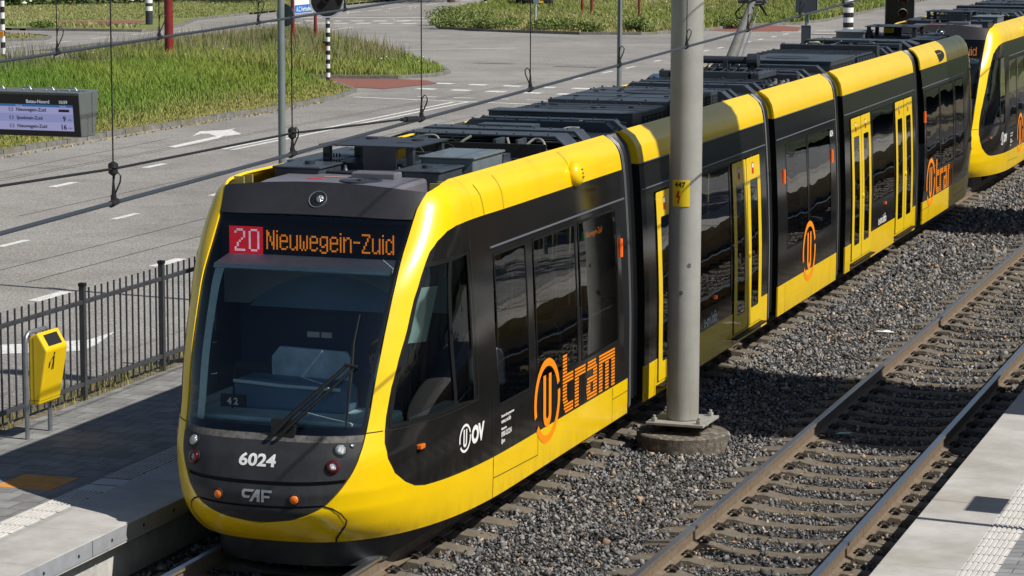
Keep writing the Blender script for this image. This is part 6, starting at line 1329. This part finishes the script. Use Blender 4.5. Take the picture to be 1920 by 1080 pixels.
def tree(x, y, h, r, label, seed, z=-.1, n=4200, ls=.16):
    d = tag(empty('tree', (x, y, z)), label, 'tree', 'trees out of the photo that shade and mirror in the tram'); rg = random.Random(seed); b = MB(); b.tube([(0, 0, 0), (.1, .05, h*.25), (.0, .15, h*.55), (.1, 0, h*.85)], [h*.028, h*.022, h*.015, h*.005], 9)
    bl = []
    for k in range(12):
        a = rg.uniform(0, 6.3); q = rg.uniform(.25, .75)*r; zz = h*rg.uniform(.42, .9); p = (math.cos(a)*q, math.sin(a)*q, zz); b.tube([(0, .1, h*.4), (p[0]*.5, p[1]*.5, zz-.12*h), p], [h*.010, h*.007, h*.003], 5); s = r*rg.uniform(.3, .5); bl.append((*p, s, s, s*.8))
    b.build('trunk', BARK, d, True); leaves('crown', bl, n, ls, ((.025, .05, .012), (.10, .17, .035)), d, seed)
for i, (x, y, h, r) in enumerate(((15.5, 6, 8, 3.2), (16.5, 17, 9, 3.6), (15, 29, 8, 3.2), (17, 42, 9, 3.8), (18, 58, 10, 4), (-44, 124, 9, 4.2), (-49.5, 117, 9, 4))): tree(x, y, h, r, 'leafy green tree '+('beside the right platform, standing outside the photo' if x > 0 else 'beyond the second road, its shadow falling on the carriageway'), 70+i)
# ---- right-hand side, outside the photo but mirrored in the tram
tag(sheet('bank_grass', [[(9.6, -30), (60, -30), (60, 200), (9.6, 200)]], .15, mat('bank_green', (.035, .05, .015), .9, var=.5, vscale=.6)), kind='structure')
w = tag(empty('retaining_wall', (12.6, 20, 0)), 'low pale concrete wall behind the right platform, out of the photo', 'wall'); b = MB()
for k in range(16): b.box(-.12, .12, -35+k*5, -30.03+k*5, .1, 1.35)
b.build('wall_panel', CONW, w, bevel=.02); b = MB(); b.box(-.18, .18, -35, 45, 1.35, 1.45); b.build('coping', KERB, w)
h = tag(empty('hedge', (14.0, 20, .1)), 'green hedge above the low wall behind the right platform', 'hedge'); leaves('foliage', [(0, -34+k*2, 1.3, .7, 1.3, 1.0) for k in range(40)], 9000, .14, ((.02, .05, .012), (.08, .15, .03)), h, 91)
b = MB()
for k in range(20): b.tube([(0, -34+k*4, 0), (0, -34+k*4, 1.5)], .05, 6)
b.build('stem', BARK, h)
for y0, y1, h_, l in ((3.3, 6.95, 12.6, 'nearer'), (23.3, 26.9, 12.6, 'farther')):  # added unseen towers, sized to throw shadow bands over tram and tracks
    t = tag(empty('shade_tower', (12.2, (y0+y1)/2, .1)), l+' brick lift tower beside the right platform, standing outside the photo', 'tower'); hw = (y1-y0)/2
    b = MB(); b.box(-2.2, 1.5, -hw, hw, 0, h_); b.build('shaft', MATS['tower_brick'] if 'tower_brick' in MATS else paving('tower_brick', (.20, .11, .07), (.27, .15, .10), (.25, .24, .22), .22, .065), t)
    b = MB(); b.box(-2.35, 1.65, -hw-.12, hw+.12, h_, h_+.2); b.build('roof', ROOF2, t)
    b = MB(); b.box(-2.23, -2.20, -.6, .6, .3, 2.5); b.build('door', STEEL, t)
    for k in range(3):
        b = MB(); b.box(-2.23, -2.20, -.4, .4, 4+k*2.6, 5.6+k*2.6); b.build('window', MATS['car_glass'], t)
sp_ = tag(empty('platform_sign', (7.95, -1.85, .3)), 'sign board on a post on the right platform, only its shadow in the photo', 'sign'); b = MB(); b.lathe([(.045, 0), (.045, 5.6)], n=14); b.build('post', STEEL, sp_, True); b = MB(); b.box(-.02, .02, .50, 1.16, 2.02, 2.34); b.build('board', WHT, sp_); b = MB(); b.tube([(0, 0, 5.3), (0, .83, 5.3), (0, .83, 2.34)], .006, 6); b.build('bracket', STEEL, sp_)
for k in range(2):
    y = 12+k*10; q = tag(empty('platform_lamp', (8.6, y, .3)), ('nearer' if not k else 'farther')+' slim lamp post on the right platform, outside the photo', 'lamp'); b = MB(); b.lathe([(.06, 0), (.045, 5)], n=12); b.build('post', GP, q, True); b = MB(); b.box(-.5, .1, -.1, .1, 5.0, 5.08); b.build('lamp_head', GP, q)
sw_ = tag(empty('span_wire_lamps', (0, 0, 0)), 'two lamps on a span wire high above the junction, outside the photo', 'street lamp')
b = MB(); b.tube([(-34, 71.5, 8.1), (-16.6, 69.0, 8.0), (-4, 66.3, 8.1)], .03, 6); b.build('span_wire', WDK, sw_)
for x, y in ((-15.1, 68.0), (-11.7, 67.1)):
    b = MB(); b.box(x-.75, x+.75, y-.12, y+.12, 7.75, 7.95); b.build('lamp_housing', GP, sw_, bevel=.03)
# debris on the track bed
b = MB(); 
b.add([(0, 0, 0), (.16, .03, .01), (.20, .10, .015), (.05, .07, .012)], [(0, 1, 2, 3)], 0, Matrix.Translation((3.32, 4.55, -.18))); tag(b.build('litter_scrap', mat('scrap_green', (.35, .62, .45), .4)), 'small pale green litter scrap between the rails of the empty track', 'litter')
b = MB(); b.add([(0, 0, 0), (.18, .10, .02), (.30, .02, .0), (.16, .04, .03), (.05, .09, .01)], [(0, 2, 1), (0, 3, 4)], 0, Matrix.Translation((2.3, 12.2, -.19))); tag(b.build('litter_scrap', WHT), 'white litter scrap on the ballast beyond the mast', 'litter')
